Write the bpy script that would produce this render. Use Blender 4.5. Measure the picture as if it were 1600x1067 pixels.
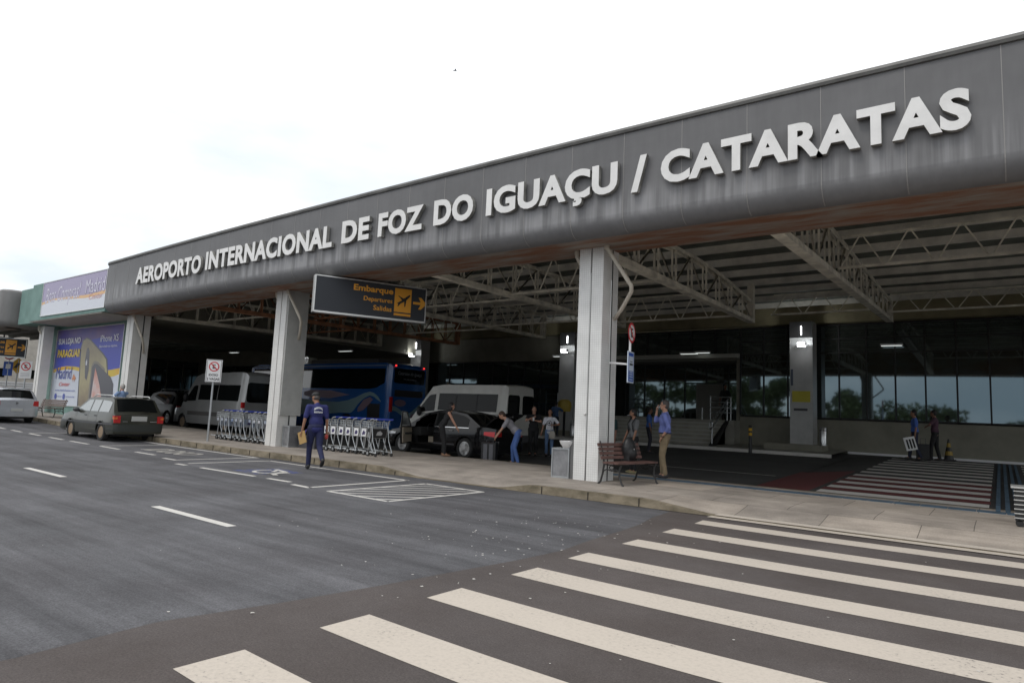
import bpy, bmesh, math, random
from mathutils import Vector, Matrix, Euler
R = math.radians
random.seed(7)
scn = bpy.context.scene
for o in list(bpy.data.objects): bpy.data.objects.remove(o)
COL = scn.collection

# ---------------------------------------------------------------- camera
cam_d = bpy.data.cameras.new("camera"); cam = bpy.data.objects.new("camera", cam_d); COL.objects.link(cam)
CH = 1.46
yaw, pit, rol = R(-36.826), R(6.409), R(2.5306)
fwd = Vector((math.cos(pit)*math.sin(yaw), math.cos(pit)*math.cos(yaw), math.sin(pit)))
rgt = Vector((math.cos(yaw), -math.sin(yaw), 0)); upv = rgt.cross(fwd)
r2 = math.cos(rol)*rgt+math.sin(rol)*upv; u2 = -math.sin(rol)*rgt+math.cos(rol)*upv
m = Matrix((r2, u2, -fwd)).transposed().to_4x4(); m.translation = (0, 0, CH)
cam.matrix_world = m
cam_d.sensor_width = 36; cam_d.lens = 36*1022.2/1600
cam_d.clip_start = 0.05; cam_d.clip_end = 3000
scn.camera = cam

# ---------------------------------------------------------------- sky, sun, exposure
w = bpy.data.worlds.new("World"); scn.world = w; w.use_nodes = True
nt = w.node_tree; nt.nodes.clear()
SUN_EL, SUN_ROT = R(58), R(200)
sky = nt.nodes.new('ShaderNodeTexSky'); sky.sky_type = 'NISHITA'; sky.sun_disc = False
sky.sun_elevation = SUN_EL; sky.sun_rotation = SUN_ROT
tc = nt.nodes.new('ShaderNodeTexCoord'); mp = nt.nodes.new('ShaderNodeMapping'); mp.inputs['Scale'].default_value = (1.2, 1.2, 3.4)
nz = nt.nodes.new('ShaderNodeTexNoise'); nz.inputs['Scale'].default_value = 1.7; nz.inputs['Detail'].default_value = 7
cr = nt.nodes.new('ShaderNodeValToRGB'); cr.color_ramp.elements[0].position = .30; cr.color_ramp.elements[1].position = .50
cr.color_ramp.elements[0].color = (.5, .5, .5, 1)
mx = nt.nodes.new('ShaderNodeMix'); mx.data_type = 'RGBA'; mx.inputs['B'].default_value = (12.2, 12.4, 12.7, 1)
mb_ = nt.nodes.new('ShaderNodeMix'); mb_.data_type = 'RGBA'; mb_.blend_type = 'ADD'; mb_.inputs['Factor'].default_value = 1; mb_.inputs['B'].default_value = (4.0, 4.4, 4.8, 1)
bg = nt.nodes.new('ShaderNodeBackground'); bg.inputs['Strength'].default_value = 0.1
out = nt.nodes.new('ShaderNodeOutputWorld')
L = nt.links.new
L(tc.outputs['Generated'], mp.inputs['Vector']); L(mp.outputs['Vector'], nz.inputs['Vector']); L(nz.outputs['Fac'], cr.inputs['Fac'])
L(sky.outputs['Color'], mb_.inputs['A']); L(mb_.outputs['Result'], mx.inputs['A']); L(cr.outputs['Color'], mx.inputs['Factor'])
sx = nt.nodes.new('ShaderNodeSeparateXYZ'); L(tc.outputs['Generated'], sx.inputs[0])
mr1 = nt.nodes.new('ShaderNodeMapRange'); mr1.inputs[1].default_value = .02; mr1.inputs[2].default_value = .42; mr1.inputs[3].default_value = 1; mr1.inputs[4].default_value = 0; L(sx.outputs[2], mr1.inputs[0])
n2 = nt.nodes.new('ShaderNodeTexNoise'); n2.inputs['Scale'].default_value = 2.6; n2.inputs['Detail'].default_value = 8; n2.inputs['Roughness'].default_value = .55; L(mp.outputs['Vector'], n2.inputs['Vector'])
mr2 = nt.nodes.new('ShaderNodeMapRange'); mr2.inputs[1].default_value = .38; mr2.inputs[2].default_value = .58; L(n2.outputs['Fac'], mr2.inputs[0])
mm_ = nt.nodes.new('ShaderNodeMath'); mm_.operation = 'MULTIPLY'; L(mr1.outputs[0], mm_.inputs[0]); L(mr2.outputs[0], mm_.inputs[1])
mg = nt.nodes.new('ShaderNodeMix'); mg.data_type = 'RGBA'; mg.inputs['A'].default_value = (12.2, 12.4, 12.7, 1); mg.inputs['B'].default_value = (7.2, 8.3, 9.2, 1); L(mm_.outputs[0], mg.inputs['Factor']); L(mg.outputs['Result'], mx.inputs['B'])
L(mx.outputs['Result'], bg.inputs['Color']); L(bg.outputs['Background'], out.inputs['Surface'])
sd = bpy.data.lights.new("sun", 'SUN'); sd.energy = 0.9; sd.angle = R(18); sd.color = (1, .96, .9)
sun = bpy.data.objects.new("sun", sd); COL.objects.link(sun)
# direction towards the sun: behind the photographer's left shoulder, high
sdir = Vector((math.sin(SUN_ROT)*math.cos(SUN_EL), math.cos(SUN_ROT)*math.cos(SUN_EL), math.sin(SUN_EL)))
sun.rotation_euler = sdir.to_track_quat('Z', 'Y').to_euler(); sun.location = (0, -10, 30)
vs = scn.view_settings; vs.view_transform = 'Standard'; vs.look = 'None'; vs.exposure = 0.0; vs.gamma = 1
try: vs.use_curve_mapping = False
except Exception: pass
scn.render.engine = 'CYCLES'
scn.cycles.max_bounces = 8; scn.cycles.diffuse_bounces = 6; scn.cycles.glossy_bounces = 3

# ---------------------------------------------------------------- materials
MATS = {}
def mat(name, col, rough=.6, metal=0, var=0, vs_=3.0, bump=0, bs=30, spec=.5, emit=0, stretch=None, col2=None, coat=0, vd=5, lo=.35, hi=.65, ior=1.5):
    if name in MATS: return MATS[name]
    m = bpy.data.materials.new(name); m.use_nodes = True; n = m.node_tree; p = n.nodes['Principled BSDF']; l = n.links.new
    p.inputs['Base Color'].default_value = (*col, 1); p.inputs['Roughness'].default_value = rough; p.inputs['Metallic'].default_value = metal
    p.inputs['Specular IOR Level'].default_value = spec; p.inputs['Coat Weight'].default_value = coat; p.inputs['IOR'].default_value = ior
    if emit:
        p.inputs['Emission Color'].default_value = (*col, 1); p.inputs['Emission Strength'].default_value = emit
    g = None
    if var or col2 or bump:
        g = n.nodes.new('ShaderNodeNewGeometry'); src = g.outputs['Position']
        mpn = n.nodes.new('ShaderNodeMapping'); l(src, mpn.inputs['Vector'])
        if stretch: mpn.inputs['Scale'].default_value = stretch
        src2 = mpn.outputs['Vector']
    if var or col2:
        t = n.nodes.new('ShaderNodeTexNoise'); t.inputs['Scale'].default_value = vs_; t.inputs['Detail'].default_value = vd; t.inputs['Roughness'].default_value = .6
        l(src2, t.inputs['Vector'])
        r = n.nodes.new('ShaderNodeValToRGB'); r.color_ramp.elements[0].position = lo; r.color_ramp.elements[1].position = hi
        a = col2 if col2 else tuple(c*(1-var) for c in col)
        b = col if col2 else tuple(min(1, c*(1+var)) for c in col)
        r.color_ramp.elements[0].color = (*a, 1); r.color_ramp.elements[1].color = (*b, 1)
        l(t.outputs['Fac'], r.inputs['Fac']); l(r.outputs['Color'], p.inputs['Base Color'])
    if bump:
        t2 = n.nodes.new('ShaderNodeTexNoise'); t2.inputs['Scale'].default_value = bs; t2.inputs['Detail'].default_value = 3
        l(g.outputs['Position'], t2.inputs['Vector'])
        b = n.nodes.new('ShaderNodeBump'); b.inputs['Strength'].default_value = bump; b.inputs['Distance'].default_value = .02
        l(t2.outputs['Fac'], b.inputs['Height']); l(b.outputs['Normal'], p.inputs['Normal'])
    MATS[name] = m; return m

def asphalt(name, base, warm, streak=False):
    m = bpy.data.materials.new(name); m.use_nodes = True; n = m.node_tree; p = n.nodes['Principled BSDF']; l = n.links.new; N = n.nodes.new
    g = N('ShaderNodeNewGeometry'); P = g.outputs['Position']
    def noise(sc, det, ro, st=None):
        mm = N('ShaderNodeMapping'); l(P, mm.inputs['Vector'])
        if st: mm.inputs['Scale'].default_value = st
        t = N('ShaderNodeTexNoise'); t.inputs['Scale'].default_value = sc; t.inputs['Detail'].default_value = det; t.inputs['Roughness'].default_value = ro
        l(mm.outputs['Vector'], t.inputs['Vector']); return t.outputs['Fac']
    big = noise(.45, 5, .6); fine = noise(70, 5, .85); mid = noise(14, 6, .75)
    def rng(v, a, b, c, d):
        mr = N('ShaderNodeMapRange'); mr.inputs[1].default_value = a; mr.inputs[2].default_value = b; mr.inputs[3].default_value = c; mr.inputs[4].default_value = d; l(v, mr.inputs[0]); return mr.outputs[0]
    def mul(a, b):
        q = N('ShaderNodeMath'); q.operation = 'MULTIPLY'; l(a, q.inputs[0]); l(b, q.inputs[1]); return q.outputs[0]
    f = mul(mul(rng(big, .3, .7, .84, 1.16), rng(mid, .3, .7, .9, 1.1)), rng(fine, .3, .7, .50, 1.5))
    if streak: f = mul(f, rng(noise(1.3, 7, .75, (.12, 1.9, 1)), .34, .66, .70, 1.30))
    vm = N('ShaderNodeVectorMath'); vm.operation = 'SCALE'
    cmx = N('ShaderNodeMix'); cmx.data_type = 'RGBA'; cmx.inputs['A'].default_value = (*base, 1); cmx.inputs['B'].default_value = (*warm, 1)
    l(rng(noise(.8, 4, .6), .35, .65, 0, 1), cmx.inputs['Factor']); l(cmx.outputs['Result'], vm.inputs[0]); l(f, vm.inputs['Scale']); l(vm.outputs[0], p.inputs['Base Color'])
    p.inputs['Roughness'].default_value = .85; p.inputs['Specular IOR Level'].default_value = .3
    b = N('ShaderNodeBump'); b.inputs['Strength'].default_value = .55; b.inputs['Distance'].default_value = .008; l(fine, b.inputs['Height']); l(b.outputs['Normal'], p.inputs['Normal'])
    MATS[name] = m; return m

def worn_paint(name, col, under, thr=.36, sc=34):
    m = bpy.data.materials.new(name); m.use_nodes = True; n = m.node_tree; p = n.nodes['Principled BSDF']; l = n.links.new; N = n.nodes.new
    g = N('ShaderNodeNewGeometry')
    t = N('ShaderNodeTexNoise'); t.inputs['Scale'].default_value = sc; t.inputs['Detail'].default_value = 6; t.inputs['Roughness'].default_value = .7; l(g.outputs['Position'], t.inputs['Vector'])
    t2 = N('ShaderNodeTexNoise'); t2.inputs['Scale'].default_value = 1.6; t2.inputs['Detail'].default_value = 5; l(g.outputs['Position'], t2.inputs['Vector'])
    ad = N('ShaderNodeMath'); ad.operation = 'MULTIPLY_ADD'; l(t2.outputs['Fac'], ad.inputs[0]); ad.inputs[1].default_value = .35; l(t.outputs['Fac'], ad.inputs[2])
    r = N('ShaderNodeValToRGB'); e = r.color_ramp.elements; e[0].position = thr+.15; e[1].position = thr+.23
    e[0].color = (*under, 1); e[1].color = (*tuple(c*.88 for c in col), 1); e3 = e.new(min(.99, thr+.42)); e3.color = (*col, 1)
    l(ad.outputs[0], r.inputs['Fac']); l(r.outputs['Color'], p.inputs['Base Color']); p.inputs['Roughness'].default_value = .75
    MATS[name] = m; return m

def tiles(name, col, grout, sx, sz, rough=.35, mort=.06, var=.03):
    """small wall tiles: Brick texture on the two in-plane world axes (x+y, z)"""
    m = bpy.data.materials.new(name); m.use_nodes = True; n = m.node_tree; p = n.nodes['Principled BSDF']; l = n.links.new; N = n.nodes.new
    g = N('ShaderNodeNewGeometry'); s = N('ShaderNodeSeparateXYZ'); l(g.outputs['Position'], s.inputs[0])
    a = N('ShaderNodeMath'); a.operation = 'ADD'; l(s.outputs[0], a.inputs[0]); l(s.outputs[1], a.inputs[1])
    c = N('ShaderNodeCombineXYZ'); l(a.outputs[0], c.inputs[0]); l(s.outputs[2], c.inputs[1])
    b = N('ShaderNodeTexBrick'); b.offset = 0; b.inputs['Scale'].default_value = 1; b.inputs['Brick Width'].default_value = sx; b.inputs['Row Height'].default_value = sz
    b.inputs['Mortar Size'].default_value = mort*sx; b.inputs['Mortar Smooth'].default_value = .3
    b.inputs['Color1'].default_value = (*col, 1); b.inputs['Color2'].default_value = (*tuple(q*(1-var) for q in col), 1); b.inputs['Mortar'].default_value = (*grout, 1)
    l(c.outputs[0], b.inputs['Vector'])
    t = N('ShaderNodeTexNoise'); t.inputs['Scale'].default_value = 2.5; t.inputs['Detail'].default_value = 6; l(g.outputs['Position'], t.inputs['Vector'])
    mr = N('ShaderNodeMapRange'); mr.inputs[1].default_value = .3; mr.inputs[2].default_value = .6; mr.inputs[3].default_value = .90; mr.inputs[4].default_value = 1.02; l(t.outputs['Fac'], mr.inputs[0])
    vm = N('ShaderNodeVectorMath'); vm.operation = 'SCALE'; l(b.outputs['Color'], vm.inputs[0]); l(mr.outputs[0], vm.inputs['Scale']); l(vm.outputs[0], p.inputs['Base Color'])
    p.inputs['Roughness'].default_value = rough
    MATS[name] = m; return m

def slabs(name, c1, c2, mortar, w_, h_):
    m = bpy.data.materials.new(name); m.use_nodes = True; n = m.node_tree; p = n.nodes['Principled BSDF']; l = n.links.new; N = n.nodes.new
    g = N('ShaderNodeNewGeometry')
    mm = N('ShaderNodeMapping'); mm.inputs['Location'].default_value = (.35, -.52, 0); l(g.outputs['Position'], mm.inputs['Vector'])
    b = N('ShaderNodeTexBrick'); b.offset = .5; b.inputs['Scale'].default_value = 1; b.inputs['Brick Width'].default_value = w_; b.inputs['Row Height'].default_value = h_
    b.inputs['Mortar Size'].default_value = .008; b.inputs['Mortar Smooth'].default_value = .6
    b.inputs['Color1'].default_value = (*c1, 1); b.inputs['Color2'].default_value = (*c2, 1); b.inputs['Mortar'].default_value = (*mortar, 1); l(mm.outputs[0], b.inputs['Vector'])
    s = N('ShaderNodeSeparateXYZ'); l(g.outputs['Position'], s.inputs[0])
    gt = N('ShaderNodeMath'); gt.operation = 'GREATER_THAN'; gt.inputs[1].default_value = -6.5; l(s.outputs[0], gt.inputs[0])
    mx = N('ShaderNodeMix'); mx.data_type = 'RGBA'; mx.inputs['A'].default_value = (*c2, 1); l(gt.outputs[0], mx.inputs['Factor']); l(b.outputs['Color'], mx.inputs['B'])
    cur = mx.outputs['Result']
    for sc, a_, b_, st in ((1.1, .66, 1.14, (1, 1, 1)), (2.0, .8, 1.1, (.25, 1.5, 1)), (45, .86, 1.12, (1, 1, 1))):
        m2 = N('ShaderNodeMapping'); m2.inputs['Scale'].default_value = st; l(g.outputs['Position'], m2.inputs['Vector'])
        t = N('ShaderNodeTexNoise'); t.inputs['Scale'].default_value = sc; t.inputs['Detail'].default_value = 6; t.inputs['Roughness'].default_value = .65; l(m2.outputs[0], t.inputs['Vector'])
        mr = N('ShaderNodeMapRange'); mr.inputs[1].default_value = .3; mr.inputs[2].default_value = .62; mr.inputs[3].default_value = a_; mr.inputs[4].default_value = b_; l(t.outputs['Fac'], mr.inputs[0])
        vm = N('ShaderNodeVectorMath'); vm.operation = 'SCALE'; l(cur, vm.inputs[0]); l(mr.outputs[0], vm.inputs['Scale']); cur = vm.outputs[0]
    l(cur, p.inputs['Base Color']); p.inputs['Roughness'].default_value = .8
    MATS[name] = m; return m

def fascia_mat():
    m = bpy.data.materials.new('fascia_metal'); m.use_nodes = True; n = m.node_tree; p = n.nodes['Principled BSDF']; l = n.links.new; N = n.nodes.new
    g = N('ShaderNodeNewGeometry'); P = g.outputs['Position']
    def noise(sc, st, d=5):
        mm = N('ShaderNodeMapping'); mm.inputs['Scale'].default_value = st; l(P, mm.inputs['Vector'])
        t = N('ShaderNodeTexNoise'); t.inputs['Scale'].default_value = sc; t.inputs['Detail'].default_value = d; t.inputs['Roughness'].default_value = .62; l(mm.outputs[0], t.inputs['Vector']); return t.outputs['Fac']
    def rng(v, a, b, c, d):
        mr = N('ShaderNodeMapRange'); mr.inputs[1].default_value = a; mr.inputs[2].default_value = b; mr.inputs[3].default_value = c; mr.inputs[4].default_value = d; l(v, mr.inputs[0]); return mr.outputs[0]
    s = N('ShaderNodeSeparateXYZ'); l(P, s.inputs[0])
    def math2(op, a, b):
        q = N('ShaderNodeMath'); q.operation = op
        for i, v in enumerate((a, b)):
            if isinstance(v, (int, float)): q.inputs[i].default_value = v
            else: l(v, q.inputs[i])
        return q.outputs[0]
    # rain streaks below the letters
    mask = math2('MULTIPLY', rng(s.outputs[2], 6.05, 5.75, 0, 1), rng(s.outputs[2], 5.36, 5.48, 0, 1))
    st = noise(4.2, (1, 1, .03), 4)
    stv = rng(st, .42, .58, -.12, .50)
    f = math2('ADD', 1.0, math2('MULTIPLY', mask, stv))
    f = math2('MULTIPLY', f, rng(noise(.5, (1, 1, 1.5)), .3, .7, .86, 1.12))
    f = math2('MULTIPLY', f, rng(noise(9, (1, 1, .12)), .3, .7, .94, 1.06))
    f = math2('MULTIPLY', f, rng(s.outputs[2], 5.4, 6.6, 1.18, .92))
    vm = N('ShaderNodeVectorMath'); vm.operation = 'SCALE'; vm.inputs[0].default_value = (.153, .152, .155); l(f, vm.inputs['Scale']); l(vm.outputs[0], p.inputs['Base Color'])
    p.inputs['Roughness'].default_value = .5; p.inputs['Specular IOR Level'].default_value = .4
    MATS['fascia_metal'] = m; return m

M = {}
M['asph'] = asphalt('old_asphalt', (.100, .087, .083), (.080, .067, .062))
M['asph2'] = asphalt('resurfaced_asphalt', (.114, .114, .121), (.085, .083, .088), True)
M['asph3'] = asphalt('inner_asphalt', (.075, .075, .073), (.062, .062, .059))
M['paint'] = worn_paint('road_paint_cream', (.54, .48, .41), (.17, .15, .14), .31)
M['paint2'] = worn_paint('road_paint_white', (.62, .60, .56), (.13, .12, .12), .30)
M['redp'] = worn_paint('road_paint_red', (.13, .03, .03), (.07, .05, .05), .30)
M['bluep'] = worn_paint('road_paint_blue', (.06, .08, .22), (.105, .105, .115), .50, 9)
M['slab'] = slabs('pavement_slabs', (.40, .345, .29), (.30, .265, .23), (.10, .085, .07), 1.25, 1.22)
M['kerb'] = mat('kerb_concrete', (.27, .225, .16), .85, col2=(.12, .10, .065), vs_=2.6, bump=.5, bs=40, stretch=(1, 1, 2))
M['tact'] = mat('tactile_blue', (.07, .12, .17), .7, var=.3, vs_=5)
M['fascia'] = fascia_mat()
M['seam'] = mat('seam_grey', (.27, .26, .25), .5)
M['cap'] = mat('cap_grey', (.12, .118, .112), .45, var=.25, vs_=2)
M['letter'] = mat('letter_white', (.78, .77, .75), .4, var=.06, vs_=3)
M['letside'] = mat('letter_side', (.24, .235, .215), .6, var=.35, vs_=4)
M['rust'] = mat('rusty_soffit', (.30, .27, .235), .85, col2=(.25, .12, .07), vs_=1.6, stretch=(.5, 2.2, 1), lo=.40, hi=.62, vd=8)
M['roof'] = mat('roof_sheet', (.13, .145, .12), .6, var=.25, vs_=1.0)
M['purl'] = mat('purlin_cream', (.80, .77, .68), .6, var=.15, vs_=2)
M['truss'] = mat('truss_cream', (.80, .76, .64), .6, var=.25, vs_=2)
M['trussr'] = mat('truss_rust', (.40, .19, .10), .8, var=.35, vs_=2)
M['coltile'] = tiles('column_tiles', (.80, .80, .78), (.66, .65, .63), .05, .05, mort=.11)
M['coltile2'] = tiles('column_tiles_warm', (.74, .73, .70), (.60, .59, .56), .05, .05, mort=.11)
M['gap'] = mat('dark_gap', (.05, .05, .05), .8)
M['pvc'] = mat('pvc_pipe', (.55, .50, .42), .45, var=.1)
M['steel'] = mat('stainless', (.55, .55, .55), .28, 1)
M['galv'] = mat('galvanised', (.50, .52, .53), .38, .85, var=.1, vs_=6)
M['alu'] = mat('aluminium', (.62, .62, .60), .35, .6)
M['blackm'] = mat('black_metal', (.02, .02, .02), .45)
M['dgrey'] = mat('dark_grey', (.06, .06, .065), .5)
M['wallb'] = mat('terminal_wall', (.235, .225, .18), .75, var=.12, vs_=1.2)
M['beam'] = mat('terminal_beam', (.25, .22, .13), .8, var=.2, vs_=1.2)
M['lobby'] = mat('lobby_glass', (.13, .14, .095), .15, spec=.5, ior=1.6, var=.35, vs_=.7)
M['glassb'] = mat('terminal_glass', (.035, .038, .032), .03, spec=.5, ior=2.3)
M['frameb'] = mat('window_frame_dark', (.015, .015, .015), .5)
M['conc'] = mat('step_concrete', (.30, .29, .25), .8, var=.15, vs_=2)
M['pill'] = tiles('pillar_tiles', (.50, .50, .49), (.36, .36, .35), .05, .05, mort=.1)
M['green'] = mat('shop_green', (.19, .31, .28), .7, col2=(.14, .24, .215), vs_=1.6)
M['beige'] = mat('shop_soffit', (.40, .37, .33), .8, var=.12)
M['signblk'] = mat('sign_dark', (.030, .034, .042), .6)
M['orange'] = mat('sign_orange', (.80, .36, .03), .45)
M['white'] = mat('plain_white', (.75, .75, .75), .5)
M['red'] = mat('sign_red', (.55, .02, .03), .45)
M['black'] = mat('plain_black', (.012, .012, .013), .5)
M['blue'] = mat('sign_blue', (.02, .09, .42), .45)
M['yellow'] = mat('sign_yellow', (.75, .42, .02), .5)
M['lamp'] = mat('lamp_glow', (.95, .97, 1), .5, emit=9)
M['lampd'] = mat('dim_lamp_glow', (.9, .95, .92), .5, emit=.6)
M['wood'] = mat('bench_wood', (.115, .06, .05), .55, var=.3, vs_=8)
M['iron'] = mat('cast_iron', (.025, .025, .025), .5)
M['tyre'] = mat('tyre_rubber', (.018, .018, .018), .75)
M['rim'] = mat('alloy_rim', (.62, .62, .62), .3, .8)
M['rimb'] = mat('dusty_rim', (.30, .22, .15), .6, .3)
M['glass'] = mat('car_glass', (.006, .007, .007), .04, spec=.2, ior=1.45)
M['coachglass'] = mat('coach_glass', (.006, .007, .007), .03, spec=.5, ior=1.85)
M['tail'] = mat('tail_lamp_red', (.45, .015, .015), .2, coat=.5)
M['tailo'] = mat('tail_lamp_orange', (.65, .16, .03), .2, coat=.5)
M['clear'] = mat('head_lamp_clear', (.6, .62, .64), .12, coat=1)
M['plate'] = mat('number_plate', (.45, .45, .43), .5)
M['chrome'] = mat('chrome', (.7, .7, .7), .12, 1)

MATS['terminal_glass'].node_tree.nodes['Principled BSDF'].inputs['Specular Tint'].default_value = (.70, .90, 1.0, 1)
# ---------------------------------------------------------------- helpers
OFF = {}
def off_of(o):
    return OFF.get(o.name, Vector((0, 0, 0))) if o else Vector((0, 0, 0))
def tag(o, label=None, cat=None, group=None, kind=None):
    if label: o['label'] = label
    if cat: o['category'] = cat
    if group: o['group'] = group
    if kind: o['kind'] = kind
    return o
def thing(name, label, cat, loc=(0, 0, 0), rz=0, group=None, world=False):
    o = bpy.data.objects.new(name, None); COL.objects.link(o); o.location = loc; o.rotation_euler = (0, 0, rz); o.empty_display_size = .1
    tag(o, label, cat, group)
    OFF[o.name] = Vector(loc) if world else Vector((0, 0, 0))
    return o
class MB:
    """collects shapes; build() links them as ONE mesh object"""
    def __init__(s): s.v = []; s.f = []; s.mi = []; s.sm = []
    def add(s, vs, fs, mi=0, sm=False):
        b = len(s.v); s.v += [tuple(x) for x in vs]
        for f in fs: s.f.append([b+i for i in f]); s.mi.append(mi); s.sm.append(sm)
        return s
    def box(s, a, b, mi=0):
        x0, y0, z0 = a; x1, y1, z1 = b
        if x0 > x1: x0, x1 = x1, x0
        if y0 > y1: y0, y1 = y1, y0
        if z0 > z1: z0, z1 = z1, z0
        return s.add([(x0, y0, z0), (x1, y0, z0), (x1, y1, z0), (x0, y1, z0), (x0, y0, z1), (x1, y0, z1), (x1, y1, z1), (x0, y1, z1)],
                     [(0, 3, 2, 1), (4, 5, 6, 7), (0, 1, 5, 4), (1, 2, 6, 5), (2, 3, 7, 6), (3, 0, 4, 7)], mi)
    def bar(s, p, q, w_, h_, mi=0, up=(0, 0, 1)):
        p, q = Vector(p), Vector(q); d = (q-p)
        if d.length < 1e-6: return s
        d.normalize(); u = Vector(up)
        if abs(d.dot(u)) > .98: u = Vector((1, 0, 0))
        x = d.cross(u).normalized(); y = x.cross(d).normalized()
        vs = []
        for c in (p, q):
            for a, b in ((-1, -1), (1, -1), (1, 1), (-1, 1)): vs.append(c+x*a*w_/2+y*b*h_/2)
        return s.add(vs, [(0, 1, 2, 3), (7, 6, 5, 4), (0, 4, 5, 1), (1, 5, 6, 2), (2, 6, 7, 3), (3, 7, 4, 0)], mi)
    def tube(s, pts, r, n=8, mi=0, cap=True):
        pts = [Vector(p) for p in pts]; rs = r if isinstance(r, (list, tuple)) else [r]*len(pts)
        vs = []; prev = None
        for i, p in enumerate(pts):
            if i == 0: d = pts[1]-pts[0]
            elif i == len(pts)-1: d = pts[-1]-pts[-2]
            else: d = (pts[i+1]-pts[i]).normalized()+(pts[i]-pts[i-1]).normalized()
            d.normalize()
            if prev is None:
                u = Vector((0, 0, 1)) if abs(d.z) < .9 else Vector((1, 0, 0))
                x = d.cross(u).normalized()
            else:
                x = prev-d*prev.dot(d)
                x = x.normalized() if x.length > 1e-6 else d.orthogonal().normalized()
            prev = x; y = d.cross(x)
            for k in range(n):
                a = 2*math.pi*k/n; vs.append(p+(x*math.cos(a)+y*math.sin(a))*rs[i])
        fs = []
        for i in range(len(pts)-1):
            for k in range(n): fs.append((i*n+k, i*n+(k+1) % n, (i+1)*n+(k+1) % n, (i+1)*n+k))
        s.add(vs, fs, mi, True)
        if cap:
            b = len(s.v)-len(vs)
            s.f.append([b+k for k in range(n)][::-1]); s.mi.append(mi); s.sm.append(False)
            s.f.append([b+(len(pts)-1)*n+k for k in range(n)]); s.mi.append(mi); s.sm.append(False)
        return s
    def lathe(s, prof, c=(0, 0, 0), axis='z', n=24, mi=0, sm=True):
        """prof: list of (r, h)"""
        vs = []; c = Vector(c)
        for r, h in prof:
            for k in range(n):
                a = 2*math.pi*k/n; x, y = r*math.cos(a), r*math.sin(a)
                if axis == 'z': q = (x, y, h)
                elif axis == 'y': q = (x, h, y)
                else: q = (h, x, y)
                vs.append(c+Vector(q))
        fs = []
        for i in range(len(prof)-1):
            for k in range(n): fs.append((i*n+k, i*n+(k+1) % n, (i+1)*n+(k+1) % n, (i+1)*n+k))
        s.add(vs, fs, mi, sm)
        b = len(s.v)-len(vs)
        for i in (0, len(prof)-1):
            if prof[i][0] > 1e-5: s.f.append([b+i*n+k for k in range(n)]); s.mi.append(mi); s.sm.append(False)
        return s
    def ell(s, c, r, rot=None, n=14, m_=9, mi=0):
        vs = []; c = Vector(c)
        for i in range(m_+1):
            t = math.pi*i/m_
            for k in range(n):
                a = 2*math.pi*k/n; q = Vector((r[0]*math.sin(t)*math.cos(a), r[1]*math.sin(t)*math.sin(a), r[2]*math.cos(t)))
                if rot is not None: q = rot @ q
                vs.append(c+q)
        fs = [(i*n+k, (i+1)*n+k, (i+1)*n+(k+1) % n, i*n+(k+1) % n) for i in range(m_) for k in range(n)]
        return s.add(vs, fs, mi, True)
    def prism(s, poly, fn, d0, d1, mi=0, side=None):
        """poly in 2D, fn(u, v, d) -> 3D, from depth d0 to d1"""
        n = len(poly); vs = [fn(u, v, d0) for u, v in poly]+[fn(u, v, d1) for u, v in poly]
        b = len(s.v); s.v += [tuple(x) for x in vs]
        tr = bpy_tess(poly)
        for t in tr:
            s.f.append([b+n+i for i in t]); s.mi.append(mi); s.sm.append(False)
            s.f.append([b+i for i in t[::-1]]); s.mi.append(mi); s.sm.append(False)
        for i in range(n):
            j = (i+1) % n; s.f.append([b+i, b+j, b+n+j, b+n+i]); s.mi.append(mi if side is None else side); s.sm.append(False)
        return s
    def build(s, name, mats, parent=None, sharp=35, fixn=True, label=None, kind=None):
        off = off_of(parent)
        me = bpy.data.meshes.new(name)
        me.from_pydata([(x-off.x, y-off.y, z-off.z) for x, y, z in s.v], [], s.f)
        ms = mats if isinstance(mats, (list, tuple)) else [mats]
        for q in ms: me.materials.append(M[q] if isinstance(q, str) else q)
        me.polygons.foreach_set('material_index', s.mi); me.polygons.foreach_set('use_smooth', s.sm)
        if fixn:
            bm = bmesh.new(); bm.from_mesh(me); bmesh.ops.recalc_face_normals(bm, faces=bm.faces); bm.to_mesh(me); bm.free()
        me.update()
        if any(s.sm):
            try: me.set_sharp_from_angle(angle=R(sharp))
            except Exception: pass
        o = bpy.data.objects.new(name, me); COL.objects.link(o)
        if parent: o.parent = parent; OFF[o.name] = off
        else: OFF[o.name] = Vector((0, 0, 0))
        if label: o['label'] = label
        if kind: o['kind'] = kind
        return o
from mathutils.geometry import tessellate_polygon
def bpy_tess(poly):
    return [tuple(t) for t in tessellate_polygon([[Vector((u, v, 0)) for u, v in poly]])]
def copy_tree(o, parent=None):
    c = o.copy(); COL.objects.link(c); c.parent = parent; OFF[c.name] = off_of(o)
    for ch in o.children: copy_tree(ch, c)
    return c
def dup(o, loc, rz=0, label=None):
    c = copy_tree(o); c.location = loc; c.rotation_euler = (0, 0, rz)
    if label: c['label'] = label
    return c
def interp(pts, x):
    if x <= pts[0][0]: return pts[0][1]
    for (a, b), (c, d) in zip(pts, pts[1:]):
        if x <= c: return b+(d-b)*(x-a)/(c-a) if c > a else d
    return pts[-1][1]

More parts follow.
